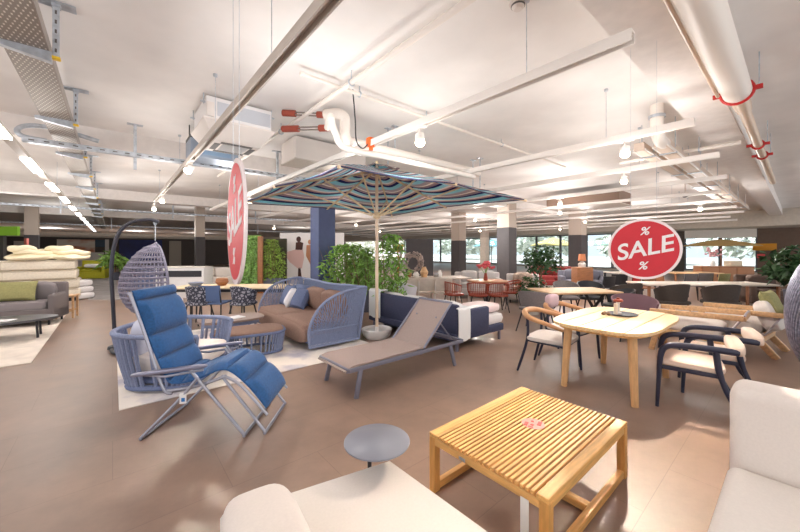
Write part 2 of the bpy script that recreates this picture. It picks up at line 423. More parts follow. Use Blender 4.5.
# spotlights (u, image column)
lamp(5.15, on_u(5.15, 625), 'big glowing spotlight on the second track, above right of the parasol', 75, (.0, .0), aim=((1.6, 1.95, 0), 680, 60))
lamp(7.22, on_u(7.22, 624), 'glowing spotlight on the third track, just under the larger one', 60)
lamp(.98, on_u(.98, 192), 'white cylinder spotlight tilted right, behind the ceiling air unit', 40, (.3, .5), aim=((-1.3, 3.5, 0), 200, 44))
lamp(.98, on_u(.98, 162), 'right one of two glowing spotlights at the end of the grey track', 45)
lamp(.98, on_u(.98, 154), 'left one of two glowing spotlights at the end of the grey track', 45)
for u, px, lab, pw in [
  (11.75, 475, 'glowing spotlight above the terracotta chairs, left of the charcoal column', 130), (16.3, 456, 'small glowing spotlight far back above the dark panel', 70),
  (9.5, 356, 'glowing spotlight seen under the parasol, right of the blue column', 70), (7.22, 274, 'glowing spotlight left of the blue column', 70),
  (16.3, 585, 'glowing spotlight above the column beside the ficus', 80), (11.75, 560, 'spotlight on the fifth track above the ficus', 70), (18.6, 640, 'small spotlight far back above the sale sign', 80),
  (14.0, 700, 'spotlight on the sixth track in front of the facade window', 80), (21.0, 560, 'tiny far spotlight above the facade seats', 90), (9.5, 560, 'spotlight on the fourth track above the long taupe dining table', 70),
  (2.76, 420, 'spotlight on the nearest track above the grey sun lounger', 60), (2.76, 250, 'spotlight on the nearest track hidden behind the parasol', 60), (5.15, 330, 'spotlight on the second track behind the parasol', 60),
  (14.0, 380, 'small spotlight far back beyond the potted bamboo', 80), (14.0, 300, 'small spotlight far back above the white mural panel', 80), (18.6, 480, 'tiny spotlight far back left of the charcoal column', 80)]:
    lamp(u, on_u(u, px), lab, pw*(1.7 if u > 8 else 1) if px != 420 else 26, aim=(tuple(G(508, 338)), 420, 15) if px == 475 else None)
for px, py, lab in [(50, 228, 'left recessed downlight'), (168, 233, 'recessed'), (146, 229, '')][:0]: pass
# round recessed downlights over the far left area
for i, (px, py) in enumerate([(50, 228), (136, 231), (161, 236), (168, 235), (110, 236), (200, 233)]):
    p = G(px, py, ZC)
    t = thing('downlight', ['bright recessed downlight above the cream sofas at left', 'recessed downlight right of the curved chair stand', 'left of two small downlights above the hanging chair', 'right of two small downlights above the hanging chair', 'far downlight over the lime sofa', 'small downlight left of the dark back column'][i], 'ceiling light', p, 0, 'recessed ceiling downlights')
    b = MB(); b.lathe([(.0, -.006), (.2, -.006), (.22, -.03), (.28, -.03), (.3, 0)], 20); b.build('trim_ring', WHITE, t)
    b = MB(); b.lathe([(.0, -.014), (.2, -.014), (.2, -.006)], 20); b.build('lens', BULB, t)
    LAMPS.append((p + Vector((0, 0, -.2)), 260, None))

# perforated cable tray with hangers
CT = thing('cable_tray', 'wide perforated metal cable tray running along the left ceiling', 'cable tray', RM(-.57, 2.6, 3.3), A)
def perforated():
    m = mat('perforated_metal', (158, 150, 142), .5, metal=.4)
    nt = m.node_tree; bs = nt.nodes['Principled BSDF']; tc = nt.nodes.new('ShaderNodeTexCoord'); mp = nt.nodes.new('ShaderNodeMapping')
    nt.links.new(tc.outputs['Object'], mp.inputs['Vector'])
    br = nt.nodes.new('ShaderNodeTexBrick'); br.inputs['Scale'].default_value = 1; br.inputs['Brick Width'].default_value = .036; br.inputs['Row Height'].default_value = .052
    br.inputs['Mortar Size'].default_value = .0135; br.inputs['Mortar Smooth'].default_value = .1; br.inputs['Color1'].default_value = rgb(226, 220, 212); br.inputs['Color2'].default_value = rgb(226, 220, 212); br.inputs['Mortar'].default_value = rgb(150, 142, 134)
    nt.links.new(mp.outputs['Vector'], br.inputs['Vector']); nt.links.new(br.outputs['Color'], bs.inputs['Base Color'])
    return m
PERF = perforated()
b = MB(); b.box((0, 17, 0), (.28, 34, .006)); b.build('perforated_base', PERF, CT, False)
b = MB(); b.box((.143, 17, .045), (.006, 34, .1)).box((-.143, 17, .045), (.006, 34, .1)); b.build('side_flange', TRAYM, CT, False)
b = MB()
for k in range(5): b.tube([(-.09 + .04*k, 0, .03), (-.09 + .042*k, 17, .04), (-.09 + .04*k, 34, .03)], .014, 6)
b.build('cable_bundle', mat('cable_sheath', (70, 68, 70), .6), CT)
HOLE = mat('slot_dark', (96, 92, 90), .7)
for k in range(10):
    v = 1.69 + 2.12*k
    t = thing('tray_hanger', ['nearest slotted tray hanger with yellow end cap, at top left', 'second slotted tray hanger with yellow end cap', 'third tray hanger, beside the crossing conduit rail', 'fourth tray hanger along the cable tray', 'fifth tray hanger along the cable tray', 'sixth tray hanger, small and far', 'seventh tray hanger, small and far', 'eighth tray hanger, small and far', 'ninth tray hanger, tiny and far', 'farthest tray hanger, tiny'][k], 'bracket', RM(-.57, 2.6+v, 3.3), A, 'hangers carrying the cable tray')
    b = MB(); b.box((.185, 0, .2), (.045, .045, .46), None, .004); c_ = MB()
    for q in range(5): c_.box((.185, -.0228, .02 + q*.085), (.014, .003, .034))
    multi('post', [(b, STEEL), (c_, HOLE)], t)
    b = MB(); b.box((.185, 0, .44), (.26, .12, .008)).box((.185, .0, .425), (.06, .06, .03)); b.build('ceiling_plate', STEEL, t, False)
    b = MB(); b.box((.185, 0, -.042), (.06, .06, .026), None, .008); b.build('end_cap', YELLOW, t)
    b = MB(); b.prism([(.16, -.0), (-.2, -.0), (-.2, -.035), (.16, -.09)], -.03, .03, Euler((pi/2, 0, 0)).to_matrix(), (0, 0, -.004)); b.build('cantilever_arm', STEEL, t, False)
# slotted conduit rails along the short ceiling bays
def rail(v, u0, u1, z, label, r=.05, hang=()):
    t = thing('conduit_rail', label, 'conduit', RM(u0, v, z), A, 'conduit rails across the ceiling'); L = u1-u0
    b = MB(); b.box((L/2, 0, 0), (L, r*1.6, r*1.3), None, .008); c_ = MB()
    for k in range(int(L/.16)): c_.box((.1 + k*.16, -r*.8, 0), (.06, .004, .018))
    multi('channel', [(b, STEEL), (c_, HOLE)], t)
    for h in hang:
        q = MB(); q.box((h*L, .06, (ZC-z)/2 - .12), (.045, .04, ZC-z+.24)); q.box((h*L, .06, ZC-z-.006), (.22, .09, .012)); q.build('hanger', STEEL, t, False)
    return t
p = UV(G(120, 153, 3.2)); RV = p[1]
rail(RV, on_v(RV, 22), on_v(RV, 330), 3.2, 'galvanised slotted rail crossing the ceiling from tray to parasol', .06, (.26, .75))
p = UV(G(60, 207, 3.2)); rail(p[1], on_v(p[1], -40), on_v(p[1], 300), 3.2, 'farther galvanised rail crossing behind the parasol', .06, (.2, .5, .8))
p = UV(G(60, 224, 3.2)); rail(p[1], on_v(p[1], -40), on_v(p[1], 400), 3.2, 'farthest galvanised rail near the back of the hall', .06, (.2, .5, .8))
# curved flex duct joining rail and tray
o = MB(); P0 = RM(on_v(RV, 22), RV, 3.22)
o.tube(catmull([P0 + RM(.25, .07, .02), P0 + RM(.0, .07, .04), P0 + RM(-.06, .10, .14), P0 + RM(.08, .14, .24), P0 + RM(.4, .16, .25), P0 + RM(.85, .16, .16)], 6), .035, 10)
tag(o.build('flexible_conduit', STEEL), 'curved grey flexible conduit at the left end of the slotted rail', 'conduit')
# ceiling air-conditioning unit
AC = thing('air_conditioner', 'white box shaped ceiling air conditioner with dark slots', 'air conditioner', RM(1.44, 5.79, 3.3), A)
b = MB(); b.box((0, 0, .24), (.90, .92, .34), None, .012); b.build('casing', mat('ac_white', (232, 230, 230), .4), AC, False)
b = MB(); b.box((.06, -.462, .25), (.74, .012, .2)); b.build('side_panel', mat('ac_panel', (196, 200, 208), .4), AC, False)
b = MB(); b.box((-.40, -.47, .22), (.09, .03, .2), None, .005); b.build('service_box', WHITE, AC)
b = MB(); b.lathe([(.45, -.16), (.46, -.15), (.69, .08), (.69, .10), (.64, .10)], 4, (0, 0, 0), pi/4); b.build('grille_panel', WHITE, AC, False)
for (x, y, w, h) in [(0, -.25, .44, .08), (0, .25, .44, .08), (-.25, 0, .08, .36), (.25, 0, .08, .36)]:
    b = MB(); b.box((x, y, -.162), (w, h, .008)); b.build('air_slot', HOLE, AC, False)
b = MB(); b.box((0, 0, -.163), (.36, .36, .008))
for k in range(6): b.box((0, -.15+k*.06, -.169), (.34, .01, .006))
b.build('intake_grille', mat('ac_grille', (186, 184, 184), .5), AC, False)
for sx in (-1, 1):
    for sy in (-1, 1):
        b = MB(); b.cyl((sx*.47, sy*.4, .3), (sx*.47, sy*.4, .45), .008, 6); b.box((sx*.47, sy*.4, .33), (.08, .05, .01)); b.build('hanger_rod', STEEL, AC)
# second unit, hung behind it
p = UV(G(213, 158, 3.16))
A2 = thing('ventilation_box', 'grey steel ventilation box hanging behind the air conditioner', 'ventilation box', RM(p[0]+.05, p[1]+.30, 3.16), A)
b = MB(); b.box((0, 0, .16), (.76, .5, .32), None, .01); b.build('casing', mat('steel_blue', (150, 164, 182), .4, metal=.4), A2, False)
b = MB(); b.box((0, -.255, .15), (.5, .02, .2)); b.build('filter_panel', mat('filter_blue', (132, 160, 190), .5), A2, False)
for sx in (-1, 1):
    b = MB(); b.box((sx*.36, 0, .34), (.04, .5, .06)); b.cyl((sx*.36, 0, .35), (sx*.36, 0, ZC-3.16), .01, 6); b.build('hanger', BLACKM, A2, False)
# insulated pipes with rust-red ends
PIPEW = mat('pipe_insulation', (232, 224, 216), .5)
EV = 6.0
def ipipe(pts, r, label, ends):
    t = thing('insulated_pipe', label, 'pipe', (0, 0, 0), 0, 'insulated pipes of the air conditioner')
    b = MB(); b.tube(catmull([RM(*q) for q in pts], 5), r, 12); b.build('pipe_jacket', PIPEW, t)
    for (q0, q1) in ends:
        b = MB(); b.cyl(RM(*q0), RM(*q1), r*.8, 12); b.build('red_collar', mat('rust_red', (150, 66, 48), .6), t)
    return t
Q1, Q2 = AT(283, 5.22, TOZ(113, 5.22)), AT(325, 5.12, TOZ(115, 5.12)); Q3, Q4 = AT(283, 5.22, TOZ(129, 5.22)), AT(327, 4.95, TOZ(128, 4.95))
v1_, v2_ = 4.47, 3.98; u1_ = on_v(v1_, 345); u2_ = on_v(v2_, 332)
def ipipe(pts, r, label, ends):
    t = thing('insulated_pipe', label, 'pipe', (0, 0, 0), 0, 'insulated pipes of the air conditioner')
    b = MB(); b.tube(catmull(pts, 5), r, 12); b.build('pipe_jacket', PIPEW, t)
    for (q0, q1) in ends:
        b = MB(); b.cyl(q0, q1, .05, 12); b.build('red_collar', MATS['rust_red'] if 'rust_red' in MATS else mat('rust_red', (150, 66, 48), .6), t)
    return t
def seg(a, c, s0, s1): return (a.lerp(c, s0), a.lerp(c, s1))
z1_, z2_ = 3.2, 2.93
ipipe([Q2, RM(u1_-.12, v1_, 3.585), RM(u1_-.02, v1_, 3.56), RM(u1_, v1_, 3.46), RM(u1_, v1_, 3.30), RM(u1_+.04, v1_, 3.22), RM(u1_+.16, v1_, z1_), RM(u1_+1.0, v1_, z1_), RM(u1_+2.2, v1_, z1_), RM(u1_+3.3, v1_, z1_)], .082, 'upper white insulated pipe bending down and running behind the parasol', [seg(Q1, Q2, .0, .3), seg(Q1, Q2, .82, 1.02)])
ipipe([Q4, RM(u2_-.02, v2_, Q4.z-.03), RM(u2_+.0, v2_, 3.22), RM(u2_+.06, v2_, 3.09), RM(u2_+.22, v2_, z2_), RM(u2_+1, v2_, z2_), RM(u2_+2.2, v2_, z2_), RM(u2_+3.0, v2_, z2_)], .045, 'lower white insulated pipe curving beside the larger one', [seg(Q3, Q4, .0, .36), seg(Q3, Q4, .84, 1.02)])
for k, (a_, c_) in enumerate([(Q1, Q2), (Q3, Q4)]):
    b = MB()
    for q in (-.02, .02): b.cyl(a_.lerp(c_, .28) + Vector((0, 0, q)), a_.lerp(c_, .84) + Vector((0, 0, q)), .011, 6)
    tag(b.build('copper_line', MATS['pipe_dull'] if 'pipe_dull' in MATS else mat('pipe_dull', (128, 118, 112), .5)), ['upper pair of thin grey pipes leaving the air conditioner', 'lower pair of thin grey pipes leaving the air conditioner'][k], 'pipe')
# small orange actuator on the insulated pipe
q = AT(371, 4.75, TOZ(146, 4.75)); t = thing('pipe_actuator', 'small orange actuator with a black loop cable on the white pipe', 'actuator', q, A)
b = MB(); b.box((0, 0, .05), (.12, .10, .13), None, .02).cyl((0, 0, .0), (0, 0, -.06), .03, 10).box((.0, -.06, .06), (.06, .04, .06), None, .01); b.build('motor', ORANGE, t)
b = MB(); b.tube(catmull([(-.05, 0, .02), (-.14, .0, -.06), (-.24, .0, .02), (-.26, 0, .3), (-.3, 0, .7)], 6), .009, 6); b.build('cable', BLACKM, t)
# sprinkler pipes on the ceiling (thin white, along both axes)
def wpipe(p, q, r, label, drops=(), m=PIPEW, cat='pipe', rings=()):
    t = thing('ceiling_pipe', label, cat, (0, 0, 0), 0, 'pipes under the ceiling')
    b = MB(); b.cyl(p, q, r, 14); b.build('pipe_run', m, t)
    p, q = Vector(p), Vector(q)
    for s in drops:
        c = p.lerp(q, s); b = MB(); b.cyl(c, (c.x, c.y, ZC), .008, 6); b.tube([c + Vector((cos(a)*0, 0, 0)) + (q-p).normalized().cross(Vector((0, 0, 1)))*(r+.008)*cos(a) + Vector((0, 0, (r+.008)*sin(a))) for a in [2*pi*k/14 for k in range(14)]], .01, 6, True); b.build('pipe_hanger', STEEL, t)
    return t
uA, vA = UV(G(300, 70, 3.68))
wpipe(RM(uA-.0, vA, 3.64), RM(uA+7, vA, 3.64), .025, 'thin white sprinkler pipe on the ceiling, above the insulated pipes', (.12, .3, .6))
uB, vB = UV(G(338, 92, 3.6)); wpipe(RM(uB, vB-2.6, 3.6), RM(uB, vB+6.5, 3.6), .032, 'white sprinkler pipe descending left from the first ceiling joint', (.25, .5, .8))
uC, vC = UV(G(650, 150, 3.45)); wpipe(RM(uC, .62, 3.3), RM(uC, vC+.5, 3.3), .035, 'white pipe with a tee stub right of the duct', (.3,))
# big white pipe with red clamps on the right
BP = thing('drain_pipe', 'thick white pipe at upper right with red clamp, thinner beyond it', 'pipe', (0, 0, 0), 0)
uq, vq = UV(AT(737, 3.75)); bv = vq; bz = TOZ(90, 3.75)
bz = 3.36
uq, vq = UV(G(737, 92, bz)); bv = vq
b = MB(); b.cyl(RM(.6, bv, bz), RM(uq, bv, bz), .125, 24); b.build('insulated_run', PIPEW, BP)
b = MB(); b.cyl(RM(uq, bv, bz), RM(uq+.75, bv, bz), .10, 20, .075).cyl(RM(uq+.75, bv, bz), RM(uq+8, bv, bz), .06, 16); b.build('bare_run', mat('pipe_cream', (214, 190, 168), .35), BP)
def clamp(u, r):
    b = MB(); n = 20
    b.tube([RM(u, bv + (r+.012)*cos(2*pi*k/n), bz + (r+.012)*sin(2*pi*k/n)) for k in range(n)], .016, 6, True)
    for s in (-1, 1): b.box(RM(u, bv + s*(r+.045), bz+.0), (.04, .07, .045), A)
    b.build('red_clamp', REDM, BP); b = MB()
    b.cyl(RM(u, bv - (r+.05), bz+.02), RM(u, bv-(r+.05), ZC-.005), .006, 6)
    b.build('clamp_rod', STEEL, BP)
b = MB(); b.cyl(RM(.6, bv+.15, bz-.03), RM(uq-.1, bv+.15, bz-.03), .018, 10); tag(b.build('conduit_pipe', MATS['pipe_cream']), 'thin conduit running along the left of the thick white pipe', 'conduit')
clamp(uq, .125); clamp(uq+3.0, .06); clamp(uq+4.0, .06)
# parallel ducts to the right
def duct(px, py, z, w, h, label, L=13, L0=0.0):
    u, v = UV(G(px, py, z)); t = thing('ceiling_duct', label, 'duct', RM(u, v, z), A, 'ducts beside the right tracks')
    b = MB(); b.box((L/2, 0, 0), (L, w, h), None, .015); b.build('duct_body', mat('duct_pale', (214, 196, 180), .5), t, False)
    b = MB(); b.box((L/2, -w/2-.012, -h/2+.02), (L, .02, .03)).box((L/2, w/2+.012, -h/2+.02), (L, .02, .03)); b.build('support_rail', TRACKW, t, False)
    for k in range(6):
        b = MB()
        for s in (-1, 1): b.cyl((.5 + k*2.2, s*(w/2+.012), 0), (.5 + k*2.2, s*(w/2+.012), ZC-z), .008, 6)
        b.box((.5 + k*2.2, 0, -h/2-.01), (.04, w+.07, .02)); b.build('trapeze_hanger', STEEL, t, False)
    return t
duct(660, 142, 3.25, .17, .16, 'nearer of two pale ducts descending toward the right windows')
duct(639, 147, 3.25, .15, .14, 'farther of two pale ducts, left of its twin')
u, v = UV(G(657, 128, 3.4))
t = thing('duct_elbow', 'round white duct elbow above the twin ducts', 'duct', RM(u, v, 3.25), A)
b = MB(); b.tube(catmull([(0, 0, .5), (0, 0, .2), (.06, 0, .06), (.2, 0, 0), (.4, 0, 0)], 5), .09, 16); b.build('elbow', PIPEW, t)
b = MB(); b.lathe([(.09, .3), (.11, .3), (.11, .34), (.09, .34)], 16); b.build('flange', STEEL, t)
# boxed duct seen left of the parasol
p = UV(G(325, 172, 3.2)); t = thing('boxed_duct', 'white boxed duct on the ceiling behind the parasol', 'duct', RM(p[0], p[1], 3.3), A)
b = MB(); b.box((0, 0, .2), (1.6, .7, .42), None, .01); b.build('box', WHITE, t, False); b = MB(); b.box((0, 0, -.015), (1.62, .72, .02)); b.build('lower_flange', TRACKG, t, False)
p = UV(G(587, 207, 3.1)); t = thing('boxed_duct', 'dark boxed duct beyond the white tracks, above the ficus', 'duct', RM(p[0], p[1], 3.1), A)
b = MB(); b.box((0, 0, .2), (1.2, 2.4, .4), None, .01); b.build('box', mat('duct_dark', (120, 96, 82), .6), t, False); b = MB(); b.box((0, 0, -.015), (1.24, 2.44, .02)); b.build('lower_flange', TRACKG, t, False)
# security camera dome, sprinkler and detector
p = G(685, 195, 3.15); t = thing('security_camera', 'small white dome camera hanging below the ducts', 'camera', p, 0)
b = MB(); b.cyl((0, 0, .05), (0, 0, ZC-3.15), .02, 8); b.build('stem', WHITE, t)
b = MB(); b.lathe([(.02, .07), (.09, .06), (.1, 0), (.085, -.01)], 20); b.build('housing', WHITE, t)
b = MB(); b.lathe([(.0, -.08), (.04, -.07), (.07, -.04), (.08, -.005)], 20); b.build('dome', BLACKM, t)
p = G(518, 2, ZC); t = thing('smoke_detector', 'round white smoke detector on the ceiling at top centre', 'detector', p, 0)
b = MB(); b.lathe([(.0, -.07), (.035, -.068), (.055, -.045), (.06, -.02), (.075, -.018), (.08, 0)], 24); b.build('housing', WHITE, t)
b = MB(); b.lathe([(.056, -.044), (.0605, -.04), (.0605, -.03), (.056, -.026)], 24); b.build('sensor_ring', HOLE, t)
# drop rods with clamps above the pipe
for i, (px, py) in enumerate([(388, 128), (395, 126)]):
    p = G(px, py, ZC); b = MB(); b.cyl((p.x, p.y, ZC), (p.x, p.y, 3.1), .012, 8).box((p.x, p.y, ZC-.01), (.12, .06, .02), A)
    tag(b.build('threaded_rod', STEEL), ['left of two short steel rods above the white pipe', 'right of two short steel rods above the white pipe'][i], 'rod')
for i, (px, py) in enumerate([(473, 160), (480, 158)]):
    p = G(px, py, ZC); b = MB(); b.cyl((p.x, p.y, ZC), (p.x, p.y, 2.95), .014, 8).box((p.x, p.y, ZC-.01), (.16, .08, .02), A)
    tag(b.build('threaded_rod', STEEL), ['left of two steel rods above the right parasol corner', 'right of two steel rods above the right parasol corner'][i], 'rod')
# light track adapter box
# ---------------------------------------------------------------- round sale signs on threads
def sale_sign(px, py, d, rad, tx, ty, label):
    c = AT(px, d, TOZ(py, d)); rz = atan2(ty, tx)
    t = thing('sale_sign', label, 'sign', c, rz, 'hanging sale signs')
    X = Euler((pi/2, 0, 0)).to_matrix()
    b = MB(); b.lathe([(rad, -.006), (rad, .006)], 64, (0, 0, 0), X); b.build('white_disc', mat('sign_white', (244, 232, 232), .25), t)
    for s in (1, -1):
        b = MB(); b.lathe([(rad*.925, .0062), (rad*.925, .0075)], 64, (0, 0, 0), Euler((pi/2*s, 0, 0)).to_matrix()); b.build('red_face', RED, t)
        Mf = (Matrix.Rotation(0 if s == 1 else pi, 4, 'Z') @ Matrix.Translation((0, -.0082, 0)) @ Euler((pi/2, 0, 0)).to_matrix().to_4x4())
        for body, sz, z, x in (('SALE', rad*.74, 0.0, -.02*rad), ('%', rad*.36, rad*.58, 0.02*rad), ('%', rad*.36, -rad*.56, -.03*rad)):
            L = textmesh(body, sz, Mf @ Matrix.Translation((x, z, 0)) @ Matrix.Rotation(radians(13 if body == 'SALE' else 0), 4, 'Z'),   .25, rad*.012 if body == 'SALE' else .002)
            L.build('lettering', PAPER, t, False)
    for sx in (-.35, .35):
        b = MB(); b.cyl((sx*rad, 0, rad*.935), (sx*rad, 0, ZC - c.z), .0012, 5); b.build('thread', STEEL, t)
    return t
sale_sign(643.5, 249, 3.05, .272, .81, -.586, 'round red sale sign facing the camera at right')
sale_sign(236, 222, 1.55, .285, .545, -.839, 'round red sale sign seen nearly edge-on at left')
# ================================================================ foreground
def slat_table():
    c = Vector((.872, 2.255, 0)); t = thing('coffee_table', 'square slatted teak coffee table with red sticker in the foreground', 'table', c, A)
    L, W, H = 1.125, .79, .376; n = 23
    # slats run along local X
    b = MB(); gap = (W - .13)/(n)
    for i in range(n):
        y = -W/2 + .07 + gap*(i+.5); b.box((0, y, H-.009), (L-.002, gap*.64, .017), None, .002, 1)
    b.build('slatted_top', TEAK, t, False)
    for s in (-1, 1):
        b = MB(); b.box((0, s*(W/2-.033), H-.012), (L, .062, .024), None, .003, 1); b.build('edge_board', TEAK, t, False)
    for s in (-1, 1):
        b = MB(); b.box((s*(L/2-.014), 0, H-.045), (.026, W-.1, .045), None, .002, 1); b.build('end_rail', TEAKY, t, False)
        b = MB(); b.box((0, s*(W/2-.02), H-.045), (L-.1, .03, .042), None, .002, 1); b.build('side_apron', TEAK, t, False)
    for sx in (-1, 1):
        for sy in (-1, 1):
            b = MB(); b.box((sx*(L/2-.026), sy*(W/2-.026), (H-.025)/2), (.05, .05, H-.025), None, .003, 1)
            b.build('leg', mat('teak_leg', (214, 160, 92), .5, var=.08, scale=3, stretch=(14, 14, 2)) if 'teak_leg' not in MATS else MATS['teak_leg'], t, False)
    for s in (-1, 1):
        b = MB(); b.box((0, s*(W/2-.026), .03), (L-.1, .036, .05), None, .003, 1); b.build('floor_rail', TEAK, t, False)
    b = MB(); b.box((.02, 0, .03), (.05, W-.09, .045), None, .003, 1); b.build('cross_rail', TEAKY, t, False)
    # red and white sticker on the slats
    b = MB(); b.prism([(.075*cos(2*pi*k/24)*1.0, .075*sin(2*pi*k/24)) for k in range(24)], 0, .0012, None, (.045, .01, H)); st = b.build('sticker', mat('sticker_pink', (224, 136, 122), .5), t, False); st['label'] = 'round red and white sticker'
    b = MB()
    for (x, y, w, h, r) in [(-.035, .03, .05, .022, .3), (.03, -.03, .055, .024, .3), (-.02, -.005, .02, .02, 0), (.025, .018, .02, .018, .6), (-.05, -.01, .014, .03, .2)]:
        b.box((.045+x, .01+y, H+.0018), (w, h, .0012), r)
    b.build('sticker_print', mat('sticker_red', (196, 54, 40), .5), st, False)
    # price tag hanging at the near end
    b = MB(); b.box((-L/2-.006, -W/2+.12, H-.15), (.002, .045, .19), None); b.build('price_tag', PAPER, t, False)['label'] = 'white hanging price tag'
    b = MB(); b.box((-L/2-.008, .12, H-.045), (.002, .04, .018)).box((-L/2-.009, .1, H-.045), (.002, .012, .02)); b.build('maker_plate', STEEL, t, False)
    return t
slat_table()

# cream daybed at the bottom, with bolster
P1 = G(390, 458.6, .40)
e1 = Vector((sin(A)*1.0, -cos(A), 0))          # along -u1, toward the camera right
dbr = radians(33)
DB = thing('daybed', 'cream upholstered daybed in the foreground below the grey disc table', 'daybed', (P1.x, P1.y, 0), dbr)
Rm = Matrix.Rotation(-dbr, 3, 'Z')
la = Rm @ Vector((-.87, -.46, 0)); lb = Rm @ Vector((.665, -.747, 0))
def qd(a, b): v = la*a + lb*b; return (v.x, v.y)
b = MB(); b.prism([qd(0, 0), qd(0, 1.7), qd(.84, 1.7), qd(.84, 0)], .20, .40, None, (0, 0, 0), .025); b.build('seat_cushion', CREAMY, DB)
b = MB(); b.prism([qd(.02, .02), qd(.02, 1.68), qd(.82, 1.68), qd(.82, .02)], .10, .198, None, (0, 0, 0), .01); b.build('base_frame', CREAM, DB)
for (a_, b_) in ((.1, .1), (.1, 1.6), (.74, .1), (.74, 1.6)):
    x, y = qd(a_, b_); q = MB(); q.cyl((x, y, 0), (x, y, .1), .025, 12); q.build('leg', BLACKM, DB)
bc = G(268, 515, .47)
bo = MB(); bo.puff((0, 0, 0), (.27, .62, .21), None, .55, .5, 32, 14)
BOL = bo.build('bolster_cushion', CREAM); BOL.location = (bc.x+.10, bc.y-.24, .505); BOL.rotation_euler = (0, 0, radians(33))
tag(BOL, 'plump cream bolster lying on the foreground daybed', 'cushion')

# disc side table
gp = G(377, 441, .50)
T = thing('side_table', 'small round grey glass side table by the cream daybed', 'table', (gp.x, gp.y, 0), 0)
b = MB(); b.lathe([(.0, .494), (.176, .494), (.18, .497), (.18, .503), (.176, .506), (0, .506)], 48); b.build('table_top', mat('grey_glass', (126, 128, 140), .35, var=.02, scale=4), T)
b = MB(); b.cyl((-.05, .1, .012), (-.05, .1, .47), .012, 14).box((-.03, .05, .48), (.022, .14, .02)); b.build('pole', BLACKM, T)
b = MB(); b.lathe([(0, 0), (.15, 0), (.15, .008), (.02, .014), (0, .014)], 32, (-.05, .13, 0)); b.build('base_plate', BLACKM, T)

# cream sofa at the right edge
u0, v0 = 2.55, .253
S = thing('sofa', 'cream upholstered sofa at the right edge of the foreground', 'sofa', RM(u0, v0, 0), BU2)
# local +Y = -u2 (front); local +X = +u1?  rotation BU2: X -> (cos(A+90), sin(A+90)) = +u1
b = MB(); b.box((-.95, .46, .29), (1.9, .92, .23), None, .05, 4); b.build('seat_cushion', CREAMY, S)
b = MB(); b.box((-.95, .40, .13), (1.86, 1.0, .10), None, .02); b.build('base_frame', CREAM, S)
b = MB(); b.box((-.95, -.14, .47), (1.9, .26, .68), None, .06, 5); b.build('backrest', CREAM, S)
for x in (-.08, -1.8):
    for y in (-.15, .8):
        b = MB(); b.cyl((x, y, 0), (x, y, .09), .022, 12); b.build('leg', BLACKM, S)

# blue recliner
R0 = Vector((-2.14, 3.08, 0)); RR = radians(2)
RC = thing('recliner_chair', 'blue padded folding recliner with grey tubular frame', 'recliner', R0, RR)
hw = .30
ALU = mat('recliner_tube', (172, 174, 188), .32, metal=.5)
for s in (-1, 1):
    y = s*hw
    b = MB(); b.tube(catmull([(.02, y*1.06, .02), (.30, y*1.06, .30), (.47, y*1.06, .50)], 3), .013, 10); b.build('rear_leg', ALU, RC)
    b = MB(); b.tube([(.40, y*1.0, .56), (.84, y*1.0, .02)], .013, 10); b.build('front_leg', ALU, RC)
    b = MB(); b.tube(catmull([(-.10, y*.92, 1.19), (.02, y*.92, .85), (.16, y*.92, .42), (.24, y*.92, .36)], 5), .013, 10); b.build('back_tube', ALU, RC)
    b = MB(); b.tube(catmull([(.20, y*.92, .38), (.45, y*.92, .42), (.68, y*.92, .50)], 4), .013, 10); b.build('seat_tube', ALU, RC)
    b = MB(); b.tube(catmull([(.66, y*.92, .50), (.80, y*.92, .42), (1.02, y*.92, .17)], 4), .012, 10); b.build('leg_rest_tube', ALU, RC)
    b = MB(); b.tube([(.64, y*.90, .50), (1.0, y*.90, .025)], .012, 10); b.build('foot_strut', ALU, RC)
    b = MB(); b.puff((.26, y*1.16, .575), (.62, .055, .035), (0, radians(-7), 0), .5, .5, 20, 8); b.build('armrest', GREYM, RC)
    b = MB(); b.tube([(.02, y*1.1, .535), (.22, y*1.1, .52), (.52, y*1.08, .57)], .010, 8); b.tube([(.40, y*1.08, .585), (.47, y*1.06, .50)], .012, 8); b.build('arm_link', ALU, RC)
for (x, z, wdt, nm) in ((.02, .015, 1.06, 'rear_floor_bar'), (.84, .015, 1.0, 'front_floor_bar'), (1.0, .02, .90, 'foot_floor_bar'), (-.10, 1.19, .92, 'top_bar')):
    b = MB(); b.tube([(x, -hw*wdt-.012, z), (x, hw*wdt+.012, z)], .013, 10); b.build(nm, ALU, RC)
path = catmull([(-.10, 0, 1.21), (-.03, 0, .98), (.06, 0, .74), (.165, 0, .50), (.23, 0, .43), (.42, 0, .455), (.62, 0, .535), (.72, 0, .515), (.86, 0, .39), (1.0, 0, .215)], 8)
Ltot = sum((b_-a_).length for a_, b_ in zip(path, path[1:]))
cum = [0.0]
for a_, b_ in zip(path, path[1:]): cum.append(cum[-1] + (b_-a_).length)
def on_path(s):
    s = max(0, min(1, s))*Ltot
    for i in range(len(path)-1):
        if cum[i+1] >= s:
            k = (s - cum[i])/max(1e-6, cum[i+1]-cum[i]); p = path[i].lerp(path[i+1], k); d = (path[i+1]-path[i]).normalized(); return p, d
    return path[-1], (path[-1]-path[-2]).normalized()
seams = [0, .115, .225, .34, .455, .53, .64, .74, .84, 1.0]
def padfn(s0, s1):
    def fn(u, v):
        s = s0 + (s1-s0)*(u if u <= 1 else 1); return s
    return fn
